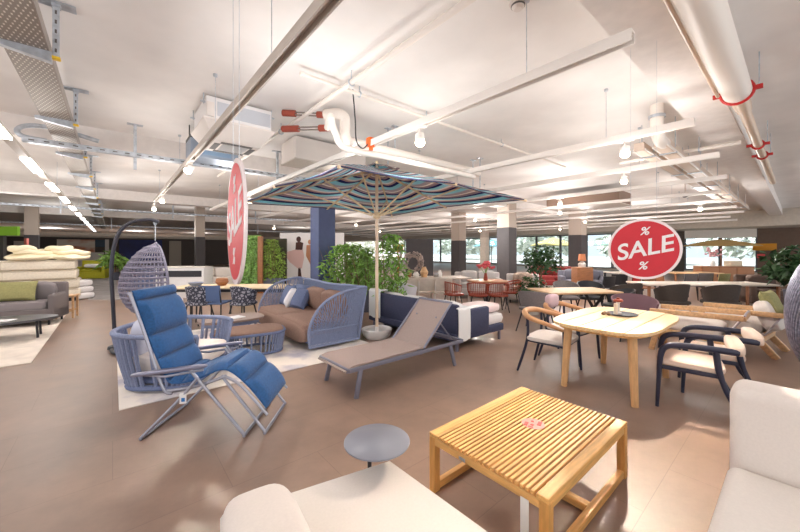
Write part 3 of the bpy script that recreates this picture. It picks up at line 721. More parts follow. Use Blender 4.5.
def pad(mb, s0, s1, th, wd=hw*.88, bulge=.02, tuft=True):
    nu, nv = 10, 14; t = bmesh.new(); grids = []
    for sg in (1, -1):
        g = []
        for i in range(nu+1):
            row = []
            for j in range(nv+1):
                a = i/nu; q = -1 + 2*j/nv; p, d = on_path(s0 + (s1-s0)*a); nrm = Vector((d.z, 0, -d.x))
                if nrm.z < 0 and abs(nrm.z) > abs(nrm.x): nrm = -nrm
                if abs(nrm.x) >= abs(nrm.z) and nrm.x < 0: nrm = -nrm
                edge = (1 - abs(q)**6)**.5*(1 - abs(2*a-1)**6)**.5
                k = th*(.35 + .65*edge) + bulge*edge*(1 - (2*a-1)**2)
                if tuft: k -= .018*math.exp(-((abs(q)-.0)/.05)**2)*edge
                row.append(t.verts.new(p + Vector((0, wd*q, 0)) + nrm*(k if sg == 1 else .004)))
            g.append(row)
        grids.append(g)
    for qi, g in enumerate(grids):
        for i in range(nu):
            for j in range(nv):
                f = (g[i][j], g[i+1][j], g[i+1][j+1], g[i][j+1]); t.faces.new(f)
    a_, b_ = grids; rim = [(i, 0) for i in range(nu)] + [(nu, j) for j in range(nv)] + [(nu-i, nv) for i in range(nu)] + [(0, nv-j) for j in range(nv)]
    for (i, j), (k, l) in zip(rim, rim[1:] + rim[:1]): t.faces.new((a_[i][j], a_[k][l], b_[k][l], b_[i][j]))
    bmesh.ops.recalc_face_normals(t, faces=t.faces); mb.add(t)
b = MB()
for s0, s1 in zip(seams[2:], seams[3:]): pad(b, s0, s1, .05, bulge=.02, tuft=False)
b.build('padded_cushion', BLUE, RC)
b = MB(); pad(b, 0, .05, .05, tuft=False); pad(b, .05, .225, .06, bulge=.045, tuft=False); b.build('head_cushion', BLUE, RC)
b = MB(); b.box((.36, -hw*1.1, .34), (.05, .003, .085), (0, 0, .2)); tg = b.build('price_tag', PAPER, RC, False); tg['label'] = 'white price tag with a blue mark'
b = MB(); b.box((.362, -hw*1.1-.0025, .33), (.026, .002, .03), (0, 0, .2)); b.build('blue_mark', mat('tag_blue', (40, 120, 190), .5), tg, False)
# ================================================================ middle ground, left of the pole
RUGM = mat('cream_rug', (232, 220, 208), .95, var=.05, scale=5, bump=.3, bscale=250)
def rug_pattern():
    m = mat('patterned_rug', (226, 214, 204), .95, bump=.3, bscale=250); nt = m.node_tree; bs = nt.nodes['Principled BSDF']
    tc = nt.nodes.new('ShaderNodeTexCoord'); n = nt.nodes.new('ShaderNodeTexNoise'); n.inputs['Scale'].default_value = 1.6; n.inputs['Detail'].default_value = 8
    nt.links.new(tc.outputs['Object'], n.inputs['Vector']); r = nt.nodes.new('ShaderNodeValToRGB')
    r.color_ramp.elements[0].color = rgb(186, 180, 190); r.color_ramp.elements[1].color = rgb(240, 230, 220); r.color_ramp.elements[0].position = .38; r.color_ramp.elements[1].position = .52
    nt.links.new(n.outputs['Fac'], r.inputs['Fac']); nt.links.new(r.outputs['Color'], bs.inputs['Base Color']); return m
RUGP = rug_pattern()
def rug(p, w, d, label, m, rz=A):
    b = MB(); b.box((0, 0, .006), (w, d, .012), None, .004); o = b.build('rug', m); o.location = p; o.rotation_euler = (0, 0, rz); return tag(o, label, 'rug')
c0 = G(119, 411); cc = UV(c0)
rug(RM(cc[0] + 1.6, cc[1] + 1.65, 0), 3.2, 3.3, 'pale patterned rug under the rope seating group', RUGP)

def straps(mb, curve_lo, curve_hi, r=.008, mid=None, pair=.0):
    for lo, hi in zip(curve_lo, curve_hi):
        if mid: mb.tube(catmull([lo, mid(lo, hi), hi], 3), r, 6)
        else: mb.tube([lo, hi], r, 6)
# rope armchair: local +Y front
def rope_armchair(label, loc, rz):
    t = thing('rope_armchair', label, 'armchair', loc, rz)
    n = 40
    def plan(k, grow):                       # U shaped plan from front right round the back to front left
        s = k/n; w = .44 + grow; d = .40 + grow
        a = -pi*.27 + s*(pi*1.54); x = w*sp(cos(a), .55); y = -d*sp(sin(a), .55)
        return x, y
    lo = [Vector((*plan(k, -.04), .05)) for k in range(n+1)]
    hi = [Vector((*plan(k, .06), .56 + .06*sin(pi*k/n))) for k in range(n+1)]
    b = MB(); b.tube(hi, .026, 10); b.build('top_rail', ROPE, t)
    b = MB(); b.tube(lo + [lo[0]], .03, 8); b.box((0, 0, .10), (.72, .66, .05), None, .02); b.build('base_ring', ROPED, t)
    b = MB(); straps(b, lo, hi, .019, lambda p, q: p.lerp(q, .5)*1.0 + Vector(((p.x)*.02, (p.y)*.02, 0))); b.build('rope_weave', ROPE, t)
    b = MB(); b.puff((0, .04, .27), (.72, .70, .2), None, .4, .25); b.build('seat_cushion', CREAM, t)
    b = MB(); b.puff((0, -.24, .52), (.66, .17, .44), (radians(-10), 0, 0), .5, .35); b.build('back_cushion', mat('pale_blue_fabric', (206, 208, 224), .9, bump=.2), t)
    return t
rope_armchair('blue grey rope armchair directly behind the blue recliner', (-2.66, 4.08, .012), radians(-86)).scale = (1.1, 1.1, 1.06)
# rope pouf with brown top
pf = G(236, 345, .0); 
t = thing('rope_footstool', 'rope sided footstool with brown top between recliner and sofa', 'footstool', (-2.28, 5.12, .012), radians(30))
pl = [(.50*sp(cos(2*pi*k/56), .6), .32*sp(sin(2*pi*k/56), .6)) for k in range(56)]
b = MB(); straps(b, [Vector((x*.92, y*.92, .04)) for x, y in pl], [Vector((x, y, .30)) for x, y in pl], .013); b.build('rope_weave', ROPE, t)
b = MB(); b.tube([(x, y, .31) for x, y in pl], .02, 8, True); b.build('top_rail', ROPED, t); b = MB(); b.tube([(x*.92, y*.92, .025) for x, y in pl], .02, 8, True); b.build('base_ring', ROPED, t)
b = MB(); b.puff((0, 0, .32), (.98, .62, .09), None, .5, .6); b.build('seat_cushion', BROWN, t)
# low table with tray
t = thing('low_table', 'low grey brown table with papers behind the rope footstool', 'table', RM(1.58, 6.4, .012), A)
b = MB(); b.prism([(.52*sp(cos(2*pi*k/48), .7), .36*sp(sin(2*pi*k/48), .7)) for k in range(48)], .33, .365); b.build('table_top', mat('driftwood', (150, 128, 118), .5, var=.06, stretch=(2, 12, 12)), t, False)
b = MB(); b.prism([(.44*sp(cos(2*pi*k/48), .7), .29*sp(sin(2*pi*k/48), .7)) for k in range(48)], .26, .33); b.build('apron', ROPE, t, False)
for sx in (-1, 1):
    for sy in (-1, 1): b = MB(); b.cyl((sx*.36, sy*.2, 0), (sx*.34, sy*.19, .27), .02, 10); b.build('leg', GREYM, t)
b = MB(); b.box((0, 0, .006), (.30, .22, .012), None, .004); o = b.build('magazine', PAPER, None, False); o.location = RM(1.6, 6.33, .377); o.rotation_euler = (0, 0, A+.3); tag(o, 'white magazine lying on the low grey brown table', 'magazine')

# rope sofa facing -u2
sv = UV(G(310, 353)); 
S = thing('rope_sofa', 'large blue rope sofa with wrapped arms and brown cushions', 'sofa', RM(sv[0]+.42, sv[1]+1.12, .012), BU2)
# local X along +u1 ; half length 1.12 ; local Y front (-u2), half depth .45
hl, hd = 1.14, .46
b = MB(); b.box((0, -.02, .14), (2*hl-.06, 2*hd-.06, .1), None, .02); b.build('base_frame', ROPED, S)
n = 44
for s in (-1, 1):          # arched arm: a fan of ropes from the base to an arched rail
    arch = catmull([(s*(hl-.03), hd-.04, .06), (s*(hl+.0), hd-.02, .36), (s*(hl+.05), hd-.16, .66), (s*(hl+.10), hd-.42, .84), (s*(hl+.13), -hd+.10, .93), (s*(hl+.10), -hd-.06, .92)], 8)
    b = MB(); b.tube(arch, .022, 10); b.tube([(s*(hl-.03), hd-.04, .06), (s*(hl-.03), -hd, .06)], .02, 8); b.tube([(s*(hl-.03), -hd, .06), (s*(hl+.10), -hd-.06, .92)], .02, 8); b.build('arm_frame', ROPE, S)
    b = MB(); m_ = len(arch)
    for i in range(2, m_):
        f = (i-2)/(m_-3); lo = Vector((s*(hl-.03), hd-.06 - f*(2*hd-.1), .30 if f < 1 else .3)); b.tube([lo, arch[i]], .0085, 6)
        b.tube([(lo.x, lo.y, .06), lo], .0085, 6)
    for i in range(3, m_, 3):
        f = (i-2)/(m_-3); lo = Vector((s*(hl-.02), hd-.06 - max(0, f-.22)*(2*hd-.1), .30)); b.tube([lo, arch[i]], .0085, 6)
    b.tube([(s*(hl-.03), hd-.05, .30), (s*(hl-.03), -hd+.02, .30)], .016, 8); b.build('rope_weave', ROPE, S)
b = MB(); b.tube(catmull([(-hl-.10, -hd-.06, .92), (-hl*.5, -hd-.1, .90), (0, -hd-.1, .88), (hl*.5, -hd-.1, .90), (hl+.10, -hd-.06, .92)], 6), .022, 10); b.build('back_rail', ROPE, S)
b = MB()
for k in range(61):
    x = -hl-.05 + (2*hl+.1)*k/60; b.tube([(x*.97, -hd+.02, .1), (x, -hd-.09, .89)], .010, 6)
b.build('back_weave', ROPE, S)
for s in (-1, 1):
    b = MB(); b.puff((s*.545, .06, .32), (1.10, .86, .24), None, .38, .22, 36, 12); b.build('seat_cushion', BROWN, S)
b = MB(); b.puff((0, hd-.05, .24), (2.16, .2, .32), None, .5, .2, 36, 12); b.build('seat_front', BROWN, S)
for i, (x, m_) in enumerate([(-.62, BROWN), (.02, BROWN), (.66, SLATE)]):
    b = MB(); b.puff((x, -.27, .62), (.66, .2, .44), (radians(-14), 0, 0), .55, .35); b.build('back_cushion', m_, S)['label'] = ['brown back cushion', 'brown back cushion', 'slate back cushion'][i]
base = RM(sv[0]+.42, sv[1]+1.12, 0); R3 = Matrix.Rotation(BU2, 3, 'Z')
for i, (x, y, z, s_, m_, rx, rz_, lab) in enumerate([(.30, -.06, .62, .42, SLATE, 62, .25, 'slate blue scatter cushion leaning in the middle of the rope sofa'), (.62, .0, .62, .40, mat('pale_grey_fabric', (224, 222, 226), .9, bump=.2), 60, -.35, 'pale grey scatter cushion tilted at left of the rope sofa'), (.9, -.05, .62, .46, SLATE, 66, -.1, 'larger slate cushion in the far corner of the rope sofa')]):
    b = MB(); b.pillow((0, 0, 0), s_, s_, .16); o = b.build('scatter_cushion', m_); o.location = base + R3 @ Vector((x, y, z)); o.rotation_euler = Euler((radians(rx), 0, BU2 + pi + rz_)); tag(o, lab, 'cushion', 'cushions on the rope sofa')

# grey sun lounger: head toward +u2
lv = UV(G(358, 397))
LG = thing('sun_lounger', 'taupe sun lounger with raised backrest and grey frame', 'sun lounger', RM(lv[0]+.0, lv[1]+.30, 0), FU2)
# local Y toward head, X across (FU2: X -> -u1 = right/near)
LM = mat('lounger_frame', (126, 126, 142), .4, metal=.3)
w = .31
b = MB()
for s in (-1, 1): b.bar((s*w, -.12, .30), (s*w, 1.70, .30), .03, .045, bev=.006)
b.bar((-w, -.12, .30), (w, -.12, .30), .04, .045, bev=.006).bar((-w, 1.70, .30), (w, 1.70, .30), .04, .045, bev=.006).bar((-w, .98, .29), (w, .98, .29), .03, .03); b.build('side_frame', LM, LG)
for y, dy in ((.03, -.10), (1.44, .12)):
    for s in (-1, 1):
        b = MB(); b.bar((s*w, y, .30), (s*(w+.015), y+dy*.7, 0), .028, .05, (0, 1, 0), .006); b.build('leg', LM, LG)
b = MB(); b.sheet(lambda u, v: Vector(((u-.5)*2*w*.98, -.16 + v*1.12, .345 - .05*max(0, (.12-v)/.12)**2 - .012*sin(pi*u)*sin(pi*v))), 10, 24, .012); b.build('seat_sling', TAUPE, LG)
b = MB(); b.sheet(lambda u, v: Vector(((u-.5)*2*w*.98, .97 + v*.50, .345 + v*.50 - .03*sin(pi*v) - .015*sin(pi*u))), 10, 16, .014); b.build('back_sling', TAUPE, LG)
b = MB()
for s in (-1, 1): b.tube([(s*w*.99, .96, .335), (s*w*.99, 1.47, .84)], .014, 8)
b.tube([(-w, 1.475, .845), (w, 1.475, .845)], .016, 8).tube([(-w*.6, 1.30, .66), (-w*.6, 1.62, .31)], .01, 8).tube([(w*.6, 1.30, .66), (w*.6, 1.62, .31)], .01, 8); b.build('backrest_frame', LM, LG)

# striped parasol
PC = Vector((-.41, 6.0, 0)); HS = 1.80; ZR = 2.42; ZP = 3.0
PS = thing('parasol', 'large square striped wooden parasol in the centre', 'parasol', PC, A)
def stripe_mat():
    m = mat('striped_canvas', (120, 150, 165), .85); nt = m.node_tree; bs = nt.nodes['Principled BSDF']
    tc = nt.nodes.new('ShaderNodeTexCoord'); sx = nt.nodes.new('ShaderNodeSeparateXYZ'); nt.links.new(tc.outputs['Object'], sx.inputs[0])
    def op(o, a, b_=None):
        n = nt.nodes.new('ShaderNodeMath'); n.operation = o
        if isinstance(a, float): n.inputs[0].default_value = a
        else: nt.links.new(a, n.inputs[0])
        if b_ is not None:
            if isinstance(b_, float): n.inputs[1].default_value = b_
            else: nt.links.new(b_, n.inputs[1])
        return n.outputs[0]
    mxv = op('MAXIMUM', op('ABSOLUTE', sx.outputs[0]), op('ABSOLUTE', sx.outputs[1]))
    fr = op('FRACT', op('MULTIPLY', mxv, 1/.52))
    r = nt.nodes.new('ShaderNodeValToRGB'); r.color_ramp.interpolation = 'CONSTANT'
    seq = [(0, (62, 66, 118)), (.12, (172, 216, 226)), (.30, (196, 182, 188)), (.44, (250, 242, 234)), (.50, (176, 156, 164)), (.62, (66, 70, 122)), (.70, (180, 220, 230)), (.84, (240, 232, 228)), (.92, (196, 166, 164))]
    el = r.color_ramp.elements; el[0].position = 0; el[0].color = rgb(*seq[0][1]); el[1].position = seq[1][0]; el[1].color = rgb(*seq[1][1])
    for p_, c_ in seq[2:]: e = el.new(p_); e.color = rgb(*c_)
    nt.links.new(fr, r.inputs['Fac']); nt.links.new(r.outputs['Color'], bs.inputs['Base Color'])
    tr = nt.nodes.new('ShaderNodeBsdfTranslucent'); nt.links.new(r.outputs['Color'], tr.inputs['Color'])
    mx = nt.nodes.new('ShaderNodeMixShader'); mx.inputs[0].default_value = .7; nt.links.new(bs.outputs[0], mx.inputs[1]); nt.links.new(tr.outputs[0], mx.inputs[2]); nt.links.new(mx.outputs[0], nt.nodes['Material Output'].inputs['Surface'])
    return m
b = MB()
def canopy(u, v):
    # v: 0 centre .. 1 rim, u around the square perimeter
    p = (u*8) % 8; k = int(p) % 8; f = p - int(p)
    nodes = [(1, 0), (1, 1), (0, 1), (-1, 1), (-1, 0), (-1, -1), (0, -1), (1, -1)]
    a, c = nodes[k], nodes[(k+1) % 8]; x = a[0] + (c[0]-a[0])*f; y = a[1] + (c[1]-a[1])*f
    def rz(n): return ZR + (.0 if abs(n[0])+abs(n[1]) == 2 else .05)
    zr = rz(a) + (rz(c)-rz(a))*f
    pull = 1 - .055*sin(pi*f)*v**3          # scalloped hem between ribs
    z = ZP + (zr - ZP)*v - .07*sin(pi*f)*sin(pi*min(1, v*1.02)) + .02*sin(pi*v)
    v_ = max(v, .0)
    return Vector((x*HS*v_*pull, y*HS*v_*pull, z))
b.sheet(canopy, 64, 18, .006, True); b.build('canopy', stripe_mat(), PS)
b = MB(); b.sheet(lambda u, v: canopy(u, v*.16) + Vector((0, 0, .07 + .0*v)), 32, 4, .005, True); b.build('vent_cap', MATS['striped_canvas'], PS)
b = MB(); b.tube([canopy(i/64, 1) + Vector((0, 0, -.012)) for i in range(64)], .010, 6, True); b.build('hem', mat('navy_piping', (52, 50, 84), .7), PS)
for k in range(8):
    ax = [(1, 0), (1, 1), (0, 1), (-1, 1), (-1, 0), (-1, -1), (0, -1), (1, -1)][k]
    e = Vector((ax[0]*HS*1.015, ax[1]*HS*1.015, (ZR if abs(ax[0])+abs(ax[1]) == 2 else ZR+.05)-.03)); st = Vector((ax[0]*.05, ax[1]*.05, ZP-.04))
    b = MB(); b.bar(st, e, .026, .034, bev=.004); rb = b.build('rib', ASH, PS, False)
    mid = st.lerp(e, .55); b = MB(); b.bar((ax[0]*.06, ax[1]*.06, 2.16), mid - Vector((0, 0, .02)), .02, .028, bev=.004); b.build('strut', ASH, rb, False)
b = MB(); b.cyl((0, 0, .05), (0, 0, ZP+.05), .028, 18); b.build('pole', mat('pole_wood', (232, 206, 178), .45, var=.04, stretch=(12, 12, 1)), PS)
b = MB(); b.lathe([(.03, 2.10), (.065, 2.12), (.065, 2.2), (.03, 2.22)], 18); b.build('runner_hub', ASH, PS); b = MB(); b.lathe([(.03, 2.92), (.07, 2.93), (.07, 2.99), (.03, 3.0)], 18); b.build('top_hub', ASH, PS)
b = MB(); b.lathe([(.0, 3.06), (.02, 3.06), (.03, 3.09), (.015, 3.12), (0, 3.125)], 12); b.build('finial', ASH, PS)
b = MB(); b.lathe([(.0, 0), (.19, 0), (.24, .05), (.27, .16), (.255, .17), (.23, .13), (.04, .12), (.035, .2), (0, .2)], 32); b.build('base', CERAM, PS)

# hanging egg chair with curved stand
EC = thing('hanging_chair', 'wicker hanging egg chair on a curved black stand', 'hanging chair', G(117, 350), radians(20))
WICK = mat('grey_wicker', (134, 130, 148), .7, var=.1, scale=30)
b = MB(); b.tube([(.40*cos(2*pi*k/40)+.36, .40*sin(2*pi*k/40), .03) for k in range(40)], .028, 8, True); b.box((.36, 0, .03), (.8, .06, .03)).lathe([(.0, .03), (.10, .03), (.09, .07), (.03, .09), (.03, .2), (0, .2)], 18, (-.02, 0, 0)); b.build('base_ring', BLACKM, EC)
b = MB(); b.tube(catmull([(-.02, 0, .05), (-.05, 0, .7), (-.07, 0, 1.3), (-.0, 0, 1.75), (.16, 0, 1.97), (.40, 0, 2.03), (.55, 0, 2.0)], 8), .027, 12); b.build('curved_post', mat('stand_metal', (56, 56, 66), .4, metal=.2), EC)
b = MB(); b.cyl((.50, 0, 1.70), (.50, 0, 2.0), .007, 6).tube([(.50+.02*cos(a), 0, 1.98+.03*sin(a)) for a in [2*pi*k/10 for k in range(10)]], .006, 6, True); b.build('chain', STEEL, EC)
ec = Vector((.50, .02, 1.06)); 
def egg(th, z):   # radius profile of the egg shell
    q = (z+.60)/1.2; return .46*(max(0, sin(pi*min(1, max(0, q))**.85))**.62)
b = MB(); open0, open1 = radians(-55), radians(95)
for k in range(30):
    a = open1 + (2*pi - (open1-open0))*k/29
    b.tube([ec + Vector((egg(a, z)*cos(a), egg(a, z)*sin(a), z)) for z in [-.6 + 1.2*i/18 for i in range(19)]], .0075, 5)
for i in range(1, 16):
    z = -.6 + 1.2*i/16; b.tube([ec + Vector((egg(a, z)*cos(a), egg(a, z)*sin(a), z)) for a in [open1 + (2*pi-(open1-open0))*k/24 for k in range(25)]], .017, 6)
b.build('wicker_shell', WICK, EC)
for a in (open0, open1):
    pass
b = MB(); zs = [-.6 + 1.2*i/20 for i in range(21)]
b.tube([ec + Vector((egg(open0, z)*cos(open0), egg(open0, z)*sin(open0), z)) for z in zs] + [ec + Vector((egg(open1, z)*cos(open1), egg(open1, z)*sin(open1), z)) for z in zs[::-1]], .022, 8); b.build('opening_rim', WICK, EC)
b = MB(); b.puff(ec + Vector((.04, 0, -.36)), (.66, .66, .16), None, .6, .8); b.build('seat_cushion', mat('white_cushion', (224, 222, 226), .9, bump=.2), EC)

# plants behind the sofa, and the potted bamboo by the pole
rp = random.Random(3)
def bamboo(name, label, loc, spread, h0, h1, n_stem, n_leaf, leafm, pot=None, size=.13, group=None):
    t = thing(name, label, 'plant', loc, 0, group); r = random.Random(int(loc[0]*100) % 997 + n_leaf)
    st = MB(); pts = []
    for k in range(n_stem):
        x, y = r.uniform(-.4, .4)*spread[0], r.uniform(-.4, .4)*spread[1]; hh = r.uniform(.8, 1)*h1
        tip = Vector((x*1.6 + r.uniform(-.1, .1), y*1.6 + r.uniform(-.1, .1), hh)); st.tube([(x*.3, y*.3, .2), (x, y, hh*.55), tip], [.012, .009, .004], 6)
    for k in range(n_leaf):
        a = r.uniform(0, 2*pi); q = sqrt(r.random()); z = h0 + (h1-h0)*r.random()
        f = 1 - .55*max(0, (z-h0)/(h1-h0) - .55)/.45
        pts.append((spread[0]*.5*q*cos(a)*f, spread[1]*.5*q*sin(a)*f, z))
    st.build('stem', BARK, t); b = MB(); b.leaves(pts, size, .3, .3, r); b.build('foliage', leafm, t, False)
    if pot == 'tub':
        b = MB(); b.lathe([(0, 0), (.15, 0), (.18, .26), (.185, .28), (.165, .28), (.16, .25), (0, .25)], 24); b.build('planter', mat('tub_dark', (70, 72, 84), .6), t)
    elif pot == 'bowl':
        b = MB(); b.lathe([(.0, 0), (.2, 0), (.27, .06), (.31, .22), (.30, .24), (.27, .23), (.25, .2), (0, .2)], 32); b.build('planter', CERAM, t)
        b = MB(); b.lathe([(0, .2), (.26, .2), (.26, .205), (0, .21)], 20); b.build('soil', SOIL, t)
    elif pot == 'box':
        b = MB(); b.box((0, 0, .26), (max(.5, spread[0]*.8), .4, .52), None, .02); b.build('planter', mat('planter_slate', (92, 96, 112), .7) if 'planter_slate' not in MATS else MATS['planter_slate'], t)
    return t
bamboo('potted_bamboo', 'tall potted bamboo right beside the parasol pole', AT(391, 6.9), (.72, .7), .55, 1.88, 6, 620, LEAF, 'tub', .15)
bamboo('bamboo_hedge', 'bushy bamboo behind the rope sofa, right of the blue column', AT(348, 9.0), (1.5, .7), .5, 1.72, 12, 1300, LEAF, 'box', .16, 'bamboo behind the sofa')
bamboo('bamboo_hedge', 'bamboo bush between the blue column and the parasol pole', AT(366, 8.6), (.8, .6), .5, 1.6, 8, 600, LEAF, 'box', .16, 'bamboo behind the sofa')
bamboo('bamboo_hedge', 'olive bamboo in front of the dark panel, left of the white mural', AT(272, 12.5), (.95, .6), .4, 1.95, 8, 700, LEAFY, 'box', .17)
# ================================================================ dining group at the right
TC = Vector((2.555, 4.0, 0))
def U(u, v, base=TC): return base + RM(u, v)
DT = thing('dining_table', 'large rounded teak dining table at right centre', 'table', TC, A)
hl, hw_ = .83, .51; n = 96
outl = [(hl*sp(cos(2*pi*k/n), .54), hw_*sp(sin(2*pi*k/n), .54)) for k in range(n)]
PLK = mat('teak_plank', (238, 204, 152), .42, var=.07, scale=3, stretch=(1.2, 16, 16))
npl = 5; wpl = 2*hw_/npl
for i in range(npl):     # planks cut from the rounded outline
    y0, y1 = -hw_ + i*wpl + .004, -hw_ + (i+1)*wpl - .004
    def half(y): return hl*(max(0, 1 - (abs(y)/hw_)**(2/.54)))**(.27)
    ys = [y0 + (y1-y0)*q/10 for q in range(11)]
    pts = [(half(y), y) for y in ys] + [(-half(y), y) for y in ys[::-1]]
    b = MB(); b.prism(pts, .722, .752, None, (0, 0, 0), .004); b.build('top_plank', PLK, DT)
b = MB(); b.prism([(x*.93, y*.90) for x, y in outl], .688, .704); b.build('under_frame', TEAK, DT)
LEGM = mat('teak_table_leg', (214, 168, 118), .5, var=.07, scale=3, stretch=(14, 14, 2))
for sx in (-1, 1):
    for sy in (-1, 1):
        b = MB(); b.tube([(sx*.56, sy*.31, .70), (sx*.60, sy*.345, 0)], [.044, .033], 20); b.build('leg', LEGM, DT)
# tray, candle holder, cones on the table
tp = G(622, 314.5, .757)
b = MB(); b.lathe([(0, 0), (.13, 0), (.165, .012), (.168, .018), (.13, .008), (0, .006)], 36); o = b.build('tray', BLACKM); o.location = tp + Vector((0, 0, -.004)); tag(o, 'round black tray on the teak dining table', 'tray')
t = thing('candle_holder', 'white candle holder with rust coloured cap on the black tray', 'candle holder', tp + Vector((-.035, .02, .005)), 0)
b = MB(); b.lathe([(0, 0), (.04, 0), (.042, .012), (.018, .03), (.016, .13), (.03, .15), (0, .15)], 20); b.build('stem', CERAM, t)
b = MB(); b.lathe([(0, .15), (.05, .15), (.055, .165), (.045, .18), (.02, .182), (.018, .2), (0, .2)], 20); b.build('cap', RUST, t)
b = MB(); b.lathe([(0, 0), (.022, 0), (.02, .13), (0, .133)], 14); o = b.build('candle', mat('ivory_wax', (240, 226, 204), .5)); o.location = tp + Vector((-.085, -.01, .006)); tag(o, 'ivory pillar candle left of the candle holder on the tray', 'candle')
for i, (dx, dy) in enumerate([(-.20, .02), (-.235, -.01), (-.19, -.04)]):
    b = MB(); b.lathe([(0, 0), (.02, .006), (.024, .02), (.014, .036), (0, .042)], 10); o = b.build('fir_cone', mat('cone_brown', (128, 96, 70), .8) if 'cone_brown' not in MATS else MATS['cone_brown']); o.location = tp + Vector((dx, dy, -.004)); tag(o, ['fir cone nearest the black tray on the dining table', 'fir cone farthest left of the black tray', 'front fir cone left of the black tray'][i], 'fir cone', 'fir cones on the dining table')

def rattan_chair(label, loc, rz):
    t = thing('dining_chair', label, 'chair', loc, rz, 'wood backed dining chairs')
    top = catmull([(.30, .24, .60), (.315, .05, .655), (.29, -.16, .70), (.17, -.28, .735), (0, -.31, .745), (-.17, -.28, .735), (-.29, -.16, .70), (-.315, .05, .655), (-.30, .24, .60)], 6)
    b = MB(); b.tube(top, [.018 + .02*sin(pi*i/(len(top)-1)) for i in range(len(top))], 12); b.build('bent_rail', mat('bent_oak', (198, 148, 104), .5, var=.06, scale=4), t)
    for s in (-1, 1):
        b = MB(); b.tube(catmull([(s*.30, .24, .60), (s*.285, .24, .42), (s*.29, .27, 0)], 4), [.018]*8+[.013], 10); b.build('leg', NAVYM, t)
        b = MB(); b.tube(catmull([(s*.24, -.22, .715), (s*.23, -.22, .42), (s*.28, -.33, 0)], 4), [.017]*8+[.013], 10); b.build('leg', NAVYM, t)
    b = MB()
    for s in (-1, 1): b.tube([(s*.28, .24, .40), (s*.23, -.22, .40)], .014, 8)
    b.tube([(-.28, .24, .40), (.28, .24, .40)], .014, 8).tube([(-.23, -.22, .40), (.23, -.22, .40)], .014, 8); b.build('seat_frame', NAVYM, t)
    b = MB(); b.puff((0, .01, .435), (.56, .52, .075), None, .5, .35); b.build('seat', CREAM, t)
    return t
r1 = rattan_chair('wood backed dining chair with cream seat at left front of the dining table', U(-.24, .66), A + pi + .12)
r2 = dup(r1, U(.50, .74), A + pi - .06, 'wood backed dining chair behind the left end of the dining table')
b = MB(); b.puff((0, 0, 0), (.30, .12, .2), None, .6, .6); o = b.build('head_pad', mat('mauve_fabric', (196, 170, 176), .9, bump=.2)); o.location = U(.50, .74) + RM(.0, .27, .79); o.rotation_euler = (0, 0, A); tag(o, 'mauve roll pad on the back of the far wood backed chair', 'cushion')

def black_chair(label, loc, rz):
    t = thing('armchair', label, 'chair', loc, rz, 'dark armchairs at the dining table')
    for s in (-1, 1):
        b = MB(); arm = catmull([(s*.27, .27, 0), (s*.27, .255, .30), (s*.27, .24, .52), (s*.272, .19, .61), (s*.275, .05, .635), (s*.27, -.24, .635), (s*.26, -.31, .63)], 5)
        b.tube(arm, [.015 + .014*min(1, i/12) for i in range(len(arm))], 10); b.build('arm_leg', NAVYM, t)
        b = MB(); b.tube(catmull([(s*.268, -.16, .63), (s*.262, -.19, .40), (s*.27, -.27, .18), (s*.28, -.40, 0)], 5), [.026]*6 + [.022]*5 + [.017]*5, 10); b.build('rear_leg', NAVYM, t)
    b = MB()
    for s in (-1, 1): b.bar((s*.262, .25, .40), (s*.258, -.2, .39), .02, .04, bev=.006)
    b.bar((-.262, .25, .40), (.262, .25, .40), .02, .04, bev=.006).bar((-.258, -.2, .39), (.258, -.2, .39), .02, .04, bev=.006); b.build('seat_frame', NAVYM, t)
    b = MB(); b.puff((0, .02, .44), (.52, .52, .085), (radians(2), 0, 0), .5, .3); b.build('seat', mat('beige_seat', (226, 204, 186), .9, bump=.2) if 'beige_seat' not in MATS else MATS['beige_seat'], t)
    b = MB(); b.puff((0, -.31, .645), (.56, .11, .13), None, .65, .45); b.build('back_pad', MATS['beige_seat'], t)
    b = MB(); b.tube(catmull([(-.26, -.31, .63), (0, -.36, .63), (.26, -.31, .63)], 6), .016, 8); b.build('back_rail', NAVYM, t)
    return t
fl = G(657, 406)
azi = radians(-38)           # back direction; chair faces the opposite
fx, fy = -cos(azi), -sin(azi); rz = face(fx, fy)
def at_local(p, lx, ly, rz):  # place the chair so that its local (lx,ly) sits on p
    v = Matrix.Rotation(rz, 3, 'Z') @ Vector((lx, ly, 0)); return Vector((p.x - v.x, p.y - v.y, 0))
# facing left in the picture, the near side is local +X? choose the side nearest the camera
L1 = at_local(fl, -.27, .27, rz); L1b = at_local(fl, .27, .27, rz)
cl = L1 if (L1.y > L1b.y) else L1b
near = -.27 if cl == L1 else .27
c1 = black_chair('dark navy armchair with beige seat nearest the camera at the dining table', cl, rz)
side = Matrix.Rotation(rz, 3, 'Z') @ Vector((-near/abs(near), 0, 0))
c2 = dup(c1, cl + side*.60 + Vector((.15, -.14, 0)), rz + .03, 'second dark navy armchair, directly behind the nearest one')

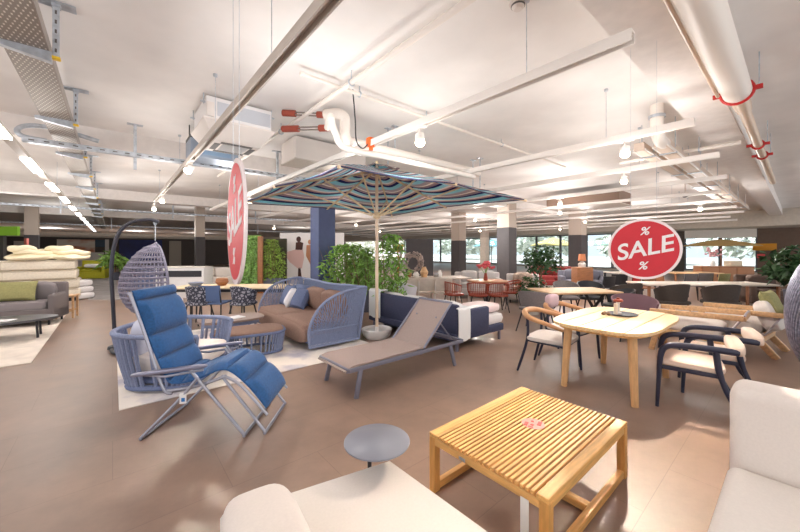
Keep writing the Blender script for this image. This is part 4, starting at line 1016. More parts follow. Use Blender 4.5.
# wooden lounge chairs
def lounge(label, loc, rz, m, cush=True):
    t = thing('lounge_chair', label, 'lounge chair', loc, rz, 'wood framed lounge chairs')
    for s in (-1, 1):
        b = MB(); b.bar((s*.33, .52, .60), (s*.33, -.52, .625), .05, .07, bev=.008); b.build('arm_rail', OAK, t)
        b = MB(); b.bar((s*.33, .36, .59), (s*.34, .50, 0), .05, .075, (0, 1, 0), .008); b.build('leg', OAK, t)
        b = MB(); b.bar((s*.33, -.22, .30), (s*.34, -.46, 0), .05, .085, (0, 1, 0), .008); b.build('leg', OAK, t)
        b = MB(); b.bar((s*.33, .42, .33), (s*.33, -.34, .27), .04, .06, bev=.006); b.build('side_rail', OAK, t)
    b = MB(); b.bar((-.33, -.52, .62), (.33, -.52, .62), .045, .06, bev=.006); b.build('back_top_rail', OAK, t); b = MB(); b.bar((-.33, .40, .31), (.33, .40, .31), .04, .06); b.build('cross_rail', OAK, t); b = MB(); b.bar((-.33, -.32, .26), (.33, -.32, .26), .04, .06); b.build('cross_rail', OAK, t)
    b = MB(); b.sheet(lambda u, v: Vector(((u-.5)*.62, -.30 - .24*v,   .24 + .42*v + .02*sin(pi*u))), 8, 6, .02); b.build('back_sling', m, t)
    b = MB(); b.puff((0, .08, .42), (.60, .78, .22), (radians(5), 0, 0), .45, .25); b.build('seat_cushion', CREAM, t)
    if cush: b = MB(); b.puff((0, -.34, .58), (.60, .2, .46), (radians(-22), 0, 0), .5, .3); b.build('back_cushion', CREAM, t)
    return t
SLING = mat('sling_grey', (176, 168, 172), .85, bump=.2, bscale=400)
lounge('oak framed lounge chair behind the dark navy armchairs', Vector((4.52, 5.15, 0)), FU1, SLING, False)
lounge('oak framed lounge chair at far right with cream cushions', Vector((5.36, 5.36, 0)), FU1 - .12, SLING)
b = MB(); b.pillow((0, 0, 0), .42, .42, .15); o = b.build('scatter_cushion', OLIVE); o.location = (5.56, 5.07, .83); o.rotation_euler = (radians(70), 0, FU1-.2); o.location.z = .74; tag(o, 'olive scatter cushion on the right lounge chair', 'cushion')

# big woven cocoon at the right edge
t = thing('cocoon_chair', 'big dark silver woven cocoon chair cut by the right edge', 'cocoon chair', (4.66, 3.17, 0), 0)
COC = mat('silver_weave', (138, 138, 156), .3, metal=.4, var=.2, scale=30)
b = MB(); c = Vector((0, 0, .88)); rr = random.Random(5)
for k in range(110):
    a = 2*pi*k/110
    b.tube([c + Vector((.70*cos(a + .3*z_)*sp(cos(z_), .7), .70*sin(a + .3*z_)*sp(cos(z_), .7), .82*sin(z_))) for z_ in [-1.5 + 3*i/20 for i in range(21)]], .013, 5)
b.build('woven_shell', COC, t)
b = MB(); b.lathe([(.70*sp(cos(z_), .7)*.985 + .001, .82*sin(z_)*.98) for z_ in [-1.5 + 3*i/16 for i in range(17)]], 32, c); b.build('inner_shell', mat('cocoon_inner', (104, 104, 120), .5, metal=.3, var=.15, scale=20), t)
b = MB(); b.lathe([(0, 0), (.34, 0), (.34, .03), (.12, .06), (.10, .18), (0, .18)], 28); b.build('base', BLACKM, t)

# ---------------------------------------------------------------- generic pieces for the middle and back
def shell_chair(name, label, cat, loc, rz, m, legm, group=None, h=.80, w=.56, low=.44, arms=True, seatm=None):
    t = thing(name, label, cat, loc, rz, group)
    def fn(u, v):
        a = radians(-115) + radians(230)*u; q = cos(a*.5)
        hh = low + (h-low)*(.35 + .65*max(0, cos(a*.62))**.8) if arms else low + (h-low)*max(0, cos(a*.75))**.7
        r = w/2*(.80 + .20*v); return Vector((r*sin(a), -.92*r*cos(a) + .02, low - .04 + (hh-low+.04)*v))
    b = MB(); b.sheet(fn, 22, 6, .025); b.build('shell_back', m, t)
    b = MB(); b.puff((0, .02, low), (w*.88, w*.86, .09), None, .5, .6, 22, 8); b.build('seat', seatm or m, t)
    for sx in (-1, 1):
        for sy in (-1, 1): b = MB(); b.tube([(sx*w*.28, sy*w*.26, low-.03), (sx*w*.42, sy*w*.40, 0)], [.016, .011], 8); b.build('leg', legm, t)
    return t
def spindle_chair(name, label, cat, loc, rz, m, legm, group):
    t = thing(name, label, cat, loc, rz, group)
    def P(a, z, r): return Vector((r*sin(a), -.92*r*cos(a) + .02, z))
    def zt(a): return .60 + .14*max(0, cos(a*.62))
    A_ = [radians(-108 + 216*k/20) for k in range(21)]
    b = MB(); b.tube([P(a, zt(a), .275) for a in A_], .016, 8); b.build('top_rail', m, t)
    b = MB()
    for a in A_: b.tube([P(a, .40, .215), P(a, .52, .26), P(a, zt(a), .275)], .0085, 5)
    b.tube([P(a, .52, .262) for a in A_], .008, 5); b.build('spindle_back', m, t)
    b = MB(); b.puff((0, .02, .42), (.48, .47, .07), None, .5, .6, 22, 8); b.build('seat', m, t)
    for sx in (-1, 1):
        for sy in (-1, 1): b = MB(); b.tube([(sx*.14, sy*.13, .40), (sx*.21, sy*.2, 0)], [.016, .011], 8); b.build('leg', legm, t)
    return t
def plain_table(label, loc, rz, L, W, H, topm, legm, name='dining_table', group=None, th=.035, x=False):
    t = thing(name, label, 'table', loc, rz, group)
    b = MB(); b.box((0, 0, H-th/2), (L, W, th), None, .008); b.build('table_top', topm, t)
    for sx in (-1, 1):
        if x:
            b = MB(); b.bar((sx*L*.30, -W*.36, H-th), (sx*L*.30, W*.36, 0), .05, .03).bar((sx*L*.30, W*.36, H-th), (sx*L*.30, -W*.36, 0), .05, .03); b.build('crossed_leg', legm, t, False)
        else:
            for sy in (-1, 1): b = MB(); b.box((sx*(L/2-.06), sy*(W/2-.06), (H-th)/2), (.05, .05, H-th), None, .004, 1); b.build('leg', legm, t, False)
    return t
def round_table(label, loc, r, H, topm, legm, group=None):
    t = thing('round_table', label, 'table', loc, 0, group)
    b = MB(); b.lathe([(0, H-.03), (r-.01, H-.03), (r, H-.02), (r, H-.006), (r-.008, H), (0, H)], 36); b.build('table_top', topm, t)
    b = MB(); b.lathe([(0, 0), (r*.5, 0), (r*.5, .015), (.05, .04), (.04, H-.1), (.12, H-.03), (0, H-.03)], 24); b.build('pedestal', legm, t)
    return t
def sofa(label, loc, rz, w, d, h, m, cm=None, group=None, name='sofa', seath=.42, legs=True, arm=.16, pill=2):
    t = thing(name, label, 'sofa', loc, rz, group); cm = cm or m; z0 = .1 if legs else .01
    b = MB(); b.box((0, 0, (z0+seath-.14)/2+.02), (w, d, seath-.14-z0+.04), None, .03); b.build('base', m, t)
    b = MB(); b.box((0, -d/2+.1, (h+z0)/2), (w, .2, h-z0), None, .05, 3); b.build('backrest', m, t)
    if arm:
        for s in (-1, 1): b = MB(); b.box((s*(w/2-arm/2), .02, (seath+.2+z0)/2), (arm, d-.04, seath+.2-z0), None, .05, 3); b.build('arm', m, t)
    k = pill; cw = (w-2*arm-.02)/k
    for i in range(k):
        x = -w/2+arm+.01+cw*(i+.5)
        b = MB(); b.puff((x, .08, seath-.03), (cw-.01, d-.2, .2), None, .4, .22, 24, 8); b.build('seat_cushion', cm, t)
        b = MB(); b.puff((x, -d/2+.27, seath+.24), (cw-.02, .2, .4), (radians(-12), 0, 0), .5, .3, 24, 8); b.build('back_cushion', cm, t)
    if legs:
        for sx in (-1, 1):
            for sy in (-1, 1): b = MB(); b.cyl((sx*(w/2-.1), sy*(d/2-.1), 0), (sx*(w/2-.1), sy*(d/2-.1), z0+.02), .02, 8); b.build('leg', BLACKM, t)
    return t
# dark brown shell chairs with pale table behind
for i, (px, d, dr) in enumerate([(626, 7.4, .25), (672, 7.2, .1), (721, 7.1, -.1)]):
    p = AT(px, d); lab = ['dark brown shell chair seen from behind, under the sale sign', 'dark brown shell chair seen from behind, second from the sale sign', 'dark brown shell chair seen from behind, rightmost of three'][i]
    shell_chair('shell_chair', lab, 'chair', p, dr, CHAR if i else CHAR, WALNUT, 'dark shell chairs along the pale table', .85, .66, .45)
plain_table('long pale topped table behind the dark brown shell chairs', AT(700, 8.25), -.05, 3.0, .85, .75, mat('pale_top', (226, 214, 200), .5), WALNUT)
# daybed in navy with white cushions in the centre
dc = UV(G(457, 353))
t = thing('navy_daybed', 'navy fabric daybed with white cushions, right of the parasol pole', 'daybed', RM(dc[0], dc[1], 0), A)
# local x along u2 (0..1.2), y along u1 (0..2.3)
b = MB(); b.box((.60, 1.12, .22), (1.30, 2.24, .12), None, .02); b.build('base_frame', NAVY, t)
b = MB(); b.box((.03, 1.15, .47), (.09, 2.3, .50), None, .03); b.build('back_panel', NAVY, t); b = MB(); b.box((.42, .03, .42), (.78, .09, .40), None, .03); b.build('side_panel', NAVY, t)
b = MB(); b.puff((.70, 1.12, .36), (1.30, 2.2, .2), None, .35, .15, 40, 10); b.build('mattress', mat('white_mattress', (232, 228, 228), .9, bump=.2), t)
for i in range(3): b = MB(); b.puff((.20, .42+i*.70, .55), (.2, .66, .36), (0, radians(12), 0), .5, .35); b.build('back_cushion', MATS['white_mattress'], t)
b = MB(); b.puff((.50, .16, .50), (.66, .2, .26), (radians(-8), 0, 0), .5, .35); b.build('side_cushion', MATS['white_mattress'], t)
for x in (.06, 1.18):
    for y in (.05, 2.2): b = MB(); b.box((x, y, .09), (.035, .035, .18)); b.build('leg', GREYM, t, False)
# white throw draped over the back and over the right end
b = MB(); b.sheet(lambda u, v: Vector((.0 + u*.27 + .008*sin(6*v), (-.04 if v < .6 else -.04 + (v-.6)*.45), .17 + .50*min(1, v/.6) + .012*sin(9*u))), 10, 14, .015); o = b.build('throw_blanket', PAPER); o.location = RM(dc[0], dc[1], 0); o.rotation_euler = (0, 0, A); tag(o, 'white throw hanging over the near end of the navy daybed', 'blanket')
b = MB(); b.sheet(lambda u, v: Vector(((-.04 if v < .6 else -.04 + (v-.6)*.45), 1.86+u*.36, .24 + .52*min(1, v/.6) + .012*sin(9*u))), 10, 14, .015); o = b.build('throw_blanket', PAPER); o.location = RM(dc[0], dc[1], 0); o.rotation_euler = (0, 0, A); tag(o, 'white throw hanging over the far left end of the navy daybed, by the bamboo', 'blanket')
b = MB(); b.puff((0, 0, 0), (.62, .48, .16), None, .45, .3); o = b.build('seat_pouf_cushion', mat('blush_fabric', (238, 218, 216), .9, bump=.2)); o.location = RM(dc[0]+1.02, dc[1]+.34, .535); o.rotation_euler = (0, 0, A); tag(o, 'blush white cushion on the right end of the navy daybed', 'cushion')
# ================================================================ background: centre and right
PALE = mat('pale_grey_wood', (196, 184, 172), .6, var=.05)
# taupe table with crossed legs and seats around
plain_table('long taupe dining table with crossed black legs, left of the sale sign', AT(573, 6.9), .12, 1.5, .9, .74, mat('taupe_top', (196, 160, 120), .5, var=.06), BLACKM, x=True)
shell_chair('tub_chair', 'grey tub chair at the left end of the crossed leg table', 'chair', AT(536, 6.5), face(.5, .6), GREYF, BLACKM, 'chairs at the crossed leg table', .78, .68, .44)
shell_chair('tub_chair', 'black armchair at the right end of the crossed leg table', 'chair', AT(620, 6.75), face(-1, .1), BLACKM, BLACKM, 'chairs at the crossed leg table', .78, .6, .44)
shell_chair('tub_chair', 'grey chair on the far side of the crossed leg table', 'chair', AT(566, 7.9), face(-.1, -1), GREYF, BLACKM, 'chairs at the crossed leg table', .82, .58, .45)
shell_chair('tub_chair', 'black chair on the far side of the crossed leg table, right of the grey one', 'chair', AT(590, 7.9), face(-.1, -1), BLACKM, BLACKM, 'chairs at the crossed leg table', .82, .58, .45)
shell_chair('tub_chair', 'mauve upholstered chair just behind the teak dining table', 'chair', AT(634, 5.9), face(-.3, -1), mat('plum_fabric', (116, 88, 96), .9, bump=.2), BLACKM, None, .76, .7, .45)
# ficus in a pot
def tree_plant(label, loc, h, r, trunk_h, nleaf, size, m, potm, pr=.2, ph=.36, asp=.45, name='potted_ficus', group=None, sd=1):
    t = thing(name, label, 'plant', loc, 0, group); q = random.Random(sd)
    b = MB(); b.lathe([(0, 0), (pr*.75, 0), (pr, ph*.9), (pr*1.05, ph), (pr*.9, ph), (pr*.88, ph*.92), (0, ph*.92)], 24); b.build('planter', potm, t)
    st = MB(); st.tube([(0, 0, ph*.9), (.02, .02, trunk_h), (0, .03, h*.8)], [.028, .02, .01], 8); pts = []
    for k in range(9):
        a = q.uniform(0, 2*pi); z = q.uniform(trunk_h, h*.85); e = Vector((cos(a)*r*.8, sin(a)*r*.8, z + .35*r)); st.tube([(0, .02, z-.1), e*.5 + Vector((0, 0, z*.5)), e], [.012, .009, .004], 5)
    for k in range(nleaf):
        a = q.uniform(0, 2*pi); e = math.acos(q.uniform(-.9, 1)); w = q.random()**.4
        pts.append((r*w*sin(e)*cos(a), r*w*sin(e)*sin(a), (trunk_h*.9+h)/2 + (h-trunk_h*.9)/2*w*cos(e)))
    st.build('trunk', BARK, t); b = MB(); b.leaves(pts, size, asp, .2, q); b.build('foliage', m, t, False); return t
tree_plant('dark green ficus tree left of the crossed leg table', AT(541, 9.0), 1.74, .52, .95, 420, .16, LEAFD, mat('pot_white', (206, 200, 194), .6), .24, .6, sd=3)
tree_plant('low green bush at the foot of the ficus', AT(532, 8.2), .95, .36, .4, 200, .14, LEAFD, MATS['pot_white'], .2, .3, name='potted_bush', sd=4)
tree_plant('dark leafed rubber plant at the right edge in a slate planter', AT(800, 7.2), 1.72, .58, .85, 300, .26, LEAFD, mat('pot_slate', (84, 86, 100), .6), .24, .7, .5, 'rubber_plant', None, 5)
# terracotta chairs at a round table with flowers
tb = AT(487, 9.3); round_table('round table with pink flowers between the terracotta chairs', tb, .55, .72, WALNUT, BLACKM)
for i, (px, d, fx, fy) in enumerate([(453, 8.7, .9, .3), (478, 8.55, .25, 1), (498, 8.5, -.15, 1), (512, 9.1, -1, .15)]):
    spindle_chair('terracotta_chair', ['terracotta spindle chair farthest left, beside the long grey table', 'terracotta spindle chair second from left, back to the camera', 'terracotta spindle chair third from left, back to the camera', 'terracotta spindle chair farthest right, turned sideways'][i], 'chair', AT(px, d), face(fx, fy), RUST, BLACKM, 'terracotta chairs at the round table')
t = thing('flower_vase', 'vase of pink flowers on the round table', 'vase', tb + Vector((-.05, -.05, .72)), 0)
b = MB(); b.lathe([(0, 0), (.05, 0), (.06, .06), (.04, .16), (.035, .2), (.03, .2), (0, .02)], 18); b.build('vase_body', RUST, t)
b = MB(); q = random.Random(9)
for k in range(16): a = q.uniform(0, 2*pi); w = q.random()**.5*.2; b.tube([(0, 0, .15), (w*cos(a), w*sin(a), .34+q.random()*.1)], .004, 5)
b.build('stalks', LEAF, t); b = MB()
for k in range(26): a = q.uniform(0, 2*pi); w = q.random()**.5*.22; b.puff((w*cos(a), w*sin(a), .34+q.random()*.16), (.09, .09, .07), None, .8, .9, 8, 5)
b.build('blossoms', PINK, t)
# long grey table, white bench chairs
plain_table('long pale grey table behind the navy daybed', AT(432, 9.9), .18, 2.1, .9, .76, PALE, WHITE)
def side_chair(label, loc, rz, m, fm, group=None, name='side_chair', h=.82, pat=None):
    t = thing(name, label, 'chair', loc, rz, group)
    for s in (-1, 1):
        b = MB(); b.tube([(s*.21, .2, 0), (s*.21, .2, .44)], .014, 8); b.build('leg', fm, t); b = MB(); b.tube([(s*.23, -.24, 0), (s*.21, -.2, .44), (s*.2, -.25, h)], .014, 8); b.build('leg', fm, t)
    b = MB(); b.box((0, 0, .45), (.46, .46, .04), None, .015); b.build('seat', m, t); b = MB(); b.sheet(lambda u, v: Vector(((u-.5)*.44, -.21 - .05*v - .04*sin(pi*u), .50 + (h-.5)*v)), 8, 5, .02); b.build('backrest', pat or m, t); return t
for i, px in enumerate([409, 425, 441]):
    side_chair(['white framed chair left of its row at the long grey table', 'white framed chair in the middle of the row at the long grey table', 'white framed chair right of its row at the long grey table'][i], AT(px, 9.0 - .05*i), .15, PALE, WHITE, 'white framed chairs at the long grey table')
shell_chair('tub_chair', 'white and black armchair just right of the bamboo', 'chair', AT(404, 7.9), face(.6, .8), mat('offwhite_fabric', (206, 202, 210), .9), BLACKM, None, .82, .62, .45)
for i, (px, w_) in enumerate([(402, .1), (409, .08), (416, .1), (424, .12), (436, .09), (440, .07)]):
    b = MB(); h_ = [.12, .2, .16, .3, .14, .2][i]; b.lathe([(0, 0), (w_*.7, 0), (w_, h_*.5), (w_*.5, h_*.9), (w_*.55, h_), (0, h_)], 16)
    p_ = Vector((AT(px, 9.9).x, 9.9 + .18*(AT(px, 9.9).x - .93), .76)); o = b.build('vase', [CREAM, WALNUT, CERAM, OAK, CHROME, CERAM][i]); o.location = p_; tag(o, ['cream pot at the left end of the long grey table', 'brown vase on the long grey table', 'white pot on the long grey table under the wreath', 'tall wooden vase on the long grey table', 'metal pot right of the tall wooden vase', 'small white pot at right of the long grey table'][i], 'vase', 'pots on the long grey table')
# dark panel with driftwood wreath
b = MB(); b.box((AT(419.5, 14).x, 14, 1.0), (1.12, .14, 2.02), 0); o = b.build('display_panel', COLD, None, False); tag(o, 'dark display panel behind the driftwood wreath', 'panel')
t = thing('driftwood_wreath', 'grey round driftwood wreath in front of the dark panel', 'wreath', AT(413, 11.0, 0), 0)
b = MB(); q = random.Random(4)
for k in range(90):
    a = q.uniform(0, 2*pi); r0 = q.uniform(.16, .34); b.tube([(r0*cos(a), q.uniform(-.06, .06), 1.15+r0*sin(a)), (r0*1.1*cos(a+.5), q.uniform(-.06, .06), 1.15+r0*1.1*sin(a+.5))], q.uniform(.012, .03), 6)
b.build('woven_twigs', mat('driftwood_grey', (164, 146, 138), .8, var=.15), t); b = MB(); b.cyl((0, 0, 0), (0, 0, .85), .02, 8).box((0, 0, .015), (.36, .3, .03)); b.build('stand', BLACKM, t)
# sofas and seats towards the facade
sofa('light grey sofa behind the terracotta chairs', AT(478, 11.3), face(-.1, -1), 1.5, .85, .8, mat('light_grey_fabric', (190, 184, 182), .9))
sofa('pale armchair left of the ficus', AT(523, 10.2), face(-.3, -1), .95, .85, .82, MATS['light_grey_fabric'], mat('patterned_beige', (170, 150, 136), .9, var=.25, scale=12), None, 'armchair', .42, True, .16, 1)
sofa('dark red sofa near the facade windows, right of the ficus', AT(553, 14.2), face(-.2, -1), 1.6, .85, .85, mat('dark_red_fabric', (140, 52, 50), .9))
sofa('slate grey sofa beyond the crossed leg table', AT(582, 12.2), face(-.3, -1), 1.5, .85, .8, mat('slate_grey_fabric', (112, 112, 124), .9))
b = MB(); b.box((0, 0, .5), (.5, .4, 1.0), None, .01); o = b.build('cabinet', WALNUT); o.location = AT(582, 10.9); tag(o, 'small brown cabinet at the foot of the right charcoal column', 'cabinet')
t = thing('table_lamp', 'small lamp with brick red shade on the brown cabinet', 'lamp', AT(582, 10.9, 1.0), 0)
b = MB(); b.lathe([(0, 0), (.1, 0), (.12, .1), (.03, .2), (0, .2)], 16); b.build('lamp_base', CERAM, t); b = MB(); b.lathe([(.12, .2), (.09, .42), (.0, .42), (0, .2)], 20); b.build('lamp_shade', mat('brick_shade', (206, 132, 92), .8), t)
for i, (px, d, dr, m_) in enumerate([(602, 9.6, .3, BLACKM), (616, 10.4, -.2, BLACKM), (630, 11.6, .4, REDM), (642, 10.0, .2, WALNUT), (660, 11.2, 2.9, WALNUT), (684, 10.6, .1, GREYF), (700, 10.9, -.1, GREYF), (716, 10.7, .2, OLIVE), (738, 10.2, .1, CHAR)]):
    side_chair(['black slim chair left of the sale sign', 'second black slim chair, below the sale sign edge', 'red slim chair under the sale sign', 'brown chair under the sale sign', 'brown chair behind the shell chairs', 'grey chair before the right window, left of three', 'grey chair before the right window, middle of three', 'olive chair before the right window, right of three', 'charcoal chair before the right window edge'][i], AT(px, d), dr, m_, BLACKM, 'slim chairs by the facade windows')
plain_table('pale table near the facade under the sale sign', AT(632, 12.4), .2, 1.8, .8, .75, MATS['pale_top'], BLACKM)
plain_table('wooden table in front of the right facade window', AT(690, 12.0), .0, 1.7, .8, .76, OAK, WALNUT)
t = thing('sideboard', 'brown wooden sideboard below the right facade window', 'sideboard', AT(723, 14.0), -.15)
b = MB(); b.box((0, 0, .48), (1.9, .5, .8), None, .01); b.build('body', WALNUT, t)
for k in (-1, 0, 1): b = MB(); b.box((k*.62, -.26, .48), (.58, .02, .7), None, .006); dd = b.build('door', mat('door_brown', (164, 112, 74), .5), t); b = MB(); b.box((k*.62+.22, -.28, .5), (.02, .02, .12)); b.build('handle', BLACKM, dd)
for x in (-.85, .85): b = MB(); b.box((x, 0, .04), (.06, .4, .08)); b.build('leg', BLACKM, t)
b = MB(); b.box((0, 0, .0), (.5, .3, .22), None, .02); o = b.build('storage_box', mat('cream_box', (222, 206, 180), .7)); o.location = (AT(733, 14).x, 14.0, .99); tag(o, 'cream box standing on the brown sideboard', 'box')
t = thing('flower_vase', 'vase of pink blossoms in front of the right facade window', 'vase', AT(713, 14.0, .88), 0); q = random.Random(19)
b = MB(); b.lathe([(0, 0), (.07, 0), (.09, .1), (.05, .24), (0, .24)], 14); b.build('vase_body', CERAM, t); b = MB()
for k in range(24): a = q.uniform(0, 2*pi); w = q.random()**.5*.34; b.puff((w*cos(a), w*sin(a)*.5, .4+q.random()*.35), (.1, .1, .08), None, .8, .9, 7, 5)
b.build('blossoms', mat('pale_pink', (226, 170, 176), .8), t)
sofa('brown armchair against the brown wall by the rubber plant', AT(762, 9.4), face(-.3, -1), .9, .8, .85, DKBROWN, None, None, 'armchair', .42, True, .14, 1)
# beige parasol by the window
t = thing('market_parasol', 'beige parasol standing in front of the right facade window', 'parasol', AT(721, 19.4), .4)
b = MB(); HSX = 1.5
def can2(u, v):
    k = int(u*8) % 8; f = u*8-int(u*8); r = HSX*v*(1 - .05*sin(pi*f)); a0 = 2*pi*(u); return Vector((r*cos(a0)*1.15, r*sin(a0)*1.15, 2.16 - .36*v - .03*sin(pi*f)*v + .04*sin(pi*v)))
b.sheet(can2, 48, 8, .01, True); b.build('canopy', mat('beige_canvas', (228, 196, 132), .8), t); b = MB(); b.cyl((0, 0, 0), (0, 0, 2.2), .03, 12); b.build('pole', WALNUT, t); b = MB(); b.lathe([(0, 0), (.3, 0), (.3, .06), (0, .07)], 20); b.build('base', CHAR, t)
for k in range(8): b = MB(); b.bar((0, 0, 2.10), (HSX*1.14*cos(2*pi*k/8), HSX*1.14*sin(2*pi*k/8), 1.79), .02, .03); b.build('rib', OAK, t, False)
# signs on the brown wall at right
def on_facade(px, z, inset=.02):
    v = v_at(px); return RM(U_F-inset, v, z)
b = MB(); b.box((0, 0, 0), (.04, 1.0, .42), None, .01); o = b.build('wall_sign', mat('sign_orange', (232, 158, 40), .5)); o.location = on_facade(764.5, TOZ(247, on_facade(764.5, 0).y), .03); o.rotation_euler = (0, 0, A); tag(o, 'orange sign on the brown wall right of the window', 'sign')
b = MB(); b.box((0, 0, 0), (.04, .34, .24), None, .01); o = b.build('wall_sign', mat('sign_red', (224, 78, 80), .5)); o.location = on_facade(761, TOZ(256, on_facade(761, 0).y), .03); o.rotation_euler = (0, 0, A); tag(o, 'small red sign below the orange sign on the brown wall', 'sign')
# roller blind in the right window
b = MB(); ubox(b, U_F-.12, U_F-.09, v_at(757), v_at(685), TOZ(238, on_facade(720, 0).y), LINT); o = b.build('roller_blind', mat('blind_white', (240, 234, 226), .8), None, False); tag(o, 'white roller blind at the top of the right facade window', 'blind')
# outside cantilever parasols seen through the facade
for i, (px, du, col_) in enumerate([(538, 3, (226, 206, 130)), (470, 4, (120, 170, 180)), (600, 4, (150, 176, 160))]):
    v = v_at(px); t = thing('terrace_parasol', ['yellow parasol outside, left of the ficus', 'teal parasol outside the far windows', 'green parasol outside the windows, left of the sale sign'][i], 'parasol', RM(U_F+du, v, -.05), A, 'parasols on the terrace')
    b = MB(); b.lathe([(2.2, 2.05), (1.2, 2.45), (.1, 2.8), (.0, 2.8), (.1, 2.76), (1.2, 2.41), (2.18, 2.02)], 8); b.build('canopy', mat('terrace_canvas', col_, .8), t, False); b = MB(); b.cyl((0, 0, 0), (0, 0, 2.76), .04, 10); b.build('pole', BLACKM, t); b = MB(); b.box((0, 0, .04), (.8, .8, .08)); b.build('base', CHAR, t)

# ================================================================ background: left
rug(RM(-.85-1.7, 6.8+2.4, 0), 3.4, 4.8, 'white rug under the grey loveseat and black oval table', RUGM)
LV = AT(18, 7.0, .012)
sofa('dark grey loveseat at the left edge with olive cushion', LV, face(.45, -.89), 1.35, .8, .84, mat('warm_grey_fabric', (112, 104, 104), .9, bump=.2), mat('warm_grey_seat', (134, 126, 128), .9, bump=.2), None, 'loveseat', .43, True, .1, 1)
b = MB(); b.pillow((0, 0, 0), .62, .42, .17); o = b.build('scatter_cushion', OLIVE); q_ = Matrix.Rotation(face(.45, -.89), 3, 'Z') @ Vector((-.02, .12, 0)); o.location = LV + q_ + Vector((0, 0, .70)); o.rotation_euler = (radians(72), 0, face(.45, -.89) + pi); tag(o, 'olive cushion on the dark grey loveseat', 'cushion')
t = thing('oval_coffee_table', 'black oval coffee table on the white rug at left', 'table', AT(-4, 5.75, .012), A)
b = MB(); b.prism([(.75*cos(2*pi*k/56), .44*sin(2*pi*k/56)) for k in range(56)], .31, .345, None, (0, 0, 0), .006); b.build('table_top', mat('dark_top', (84, 84, 88), .35), t)
for a in (25, 155, 205, 335): b = MB(); b.cyl((.56*cos(radians(a)), .40*sin(radians(a)), 0), (.54*cos(radians(a)), .36*sin(radians(a)), .31), .018, 8); b.build('leg', BLACKM, t)
b = MB(); b.box((0, 0, .005), (.28, .2, .01)); o = b.build('magazine', PAPER, None, False); o.location = AT(2, 5.7, .357) ; o.rotation_euler = (0, 0, .3); tag(o, 'pale magazine on the black oval coffee table', 'magazine')
t = thing('wooden_stool', 'small wooden side stool right of the grey loveseat', 'stool', AT(67, 7.75, .012), .5)
b = MB(); b.box((0, 0, .5), (.36, .36, .03), None, .008); b.build('seat_board', OAK, t)
for sx in (-1, 1):
    for sy in (-1, 1): b = MB(); b.box((sx*.14, sy*.14, .243), (.035, .035, .486)); b.build('leg', OAK, t, False)
b = MB(); b.box((0, -.14, .16), (.26, .025, .03)).box((0, .14, .16), (.26, .025, .03)); b.build('stretcher', OAK, t, False)
# stacked mattresses, blankets
MT = mat('mattress_cream', (228, 218, 200), .9, var=.03, scale=20, bump=.15)
for i in range(4):
    t = thing('mattress', ['bottom cream mattress of the stack at left', 'second lowest cream mattress of the stack at left', 'third cream mattress of the stack at left', 'top cream mattress of the stack at left, under the blankets'][i], 'mattress', AT(78, 10.4) + RM(-2.15 + (.06, .03, -.03, -.06)[i], .55, .10 + .285*i), A, 'stacked cream mattresses')
    b = MB(); b.box((0, 0, .142), (4.3, 1.1, .278), None, .06, 3); b.build('mattress_body', MT, t); b = MB()
    for z in (.03, .255): b.tube([(-2.1, -.552, z), (2.1, -.552, z)], .008, 6)
    b.box((.65, -.55, .142), (.006, .01, .2)); b.build('piping', mat('piping_tan', (190, 176, 156), .9) if 'piping_tan' not in MATS else MATS['piping_tan'], t)
b = MB(); b.box((0, 0, .05), (4.2, 1.0, .1)); o = b.build('pallet', BLACKM); o.location = AT(78, 10.4) + RM(-2.15, .55); o.rotation_euler = (0, 0, A); tag(o, 'low dark base under the cream mattress stack', 'base')
for i, (px, w_, d_, rz_) in enumerate([(32, 1.0, .8, .2), (66, 1.0, .7, -.25)]):
    q = random.Random(i); ph = [q.uniform(0, 6) for _ in range(6)]
    b = MB()
    for k, (dx, dy, dz, sx) in enumerate([(0, 0, 0, 1), (.08, .05, .13, .85), (-.16, -.04, .24, .55)]):
        b.puff((dx, dy, .08+dz), (w_*sx, d_*sx, .17), (q.uniform(-.06, .06), q.uniform(-.1, .1), q.uniform(-.4, .4)), .6, .45, 36, 12)
    for vtx in b.bm.verts: vtx.co += Vector((.05*sin(9*vtx.co.y+ph[0]), .05*sin(8*vtx.co.x+ph[1]), .035*sin(11*vtx.co.x+ph[2])*cos(9*vtx.co.y+ph[3])))*(1 if vtx.co.z > .06 else .3)
    o = b.build('blanket', mat('blanket_ivory', (240, 228, 196), .95, bump=.3) if 'blanket_ivory' not in MATS else MATS['blanket_ivory'])
    p_ = AT(px, [10.0, 10.5][i], 1.262); o.location = p_; o.rotation_euler = (0, 0, A + rz_); tag(o, ['left crumpled ivory blanket on the mattress stack', 'right crumpled ivory blanket on the mattress stack'][i], 'blanket', 'blankets on the mattress stack')
for i, (z, x_) in enumerate([(.86, -9.02), (.42, -8.85), (.22, -8.85)]):
    b = MB(); b.puff((0, 0, 0), (.34, .6, .2), None, .5, .3); o = b.build('folded_duvet', CREAMY if False else MATS['white_mattress']); o.location = (x_ + .05, 10.2, [.10, .30, .50][i]); tag(o, ['lowest white folded duvet beside the mattress stack', 'middle white folded duvet beside the mattress stack', 'top white folded duvet beside the mattress stack'][i], 'duvet', 'folded duvets beside the mattresses')
    o.location = AT(82 - i, 10.75, [.10, .30, .50][i])
sofa('lime green sofa in the far aisle at left', AT(94, 18.6), face(.4, -1), 1.25, .9, .98, LIME, None, None, 'sofa', .46, False, .16, 1)
b = MB(); b.puff((0, 0, 0), (.75, .5, .2), None, .5, .3); o = b.build('white_cushion', PAPER); o.location = AT(94, 18.35, .70); tag(o, 'white cushion lying on the lime green sofa', 'cushion')
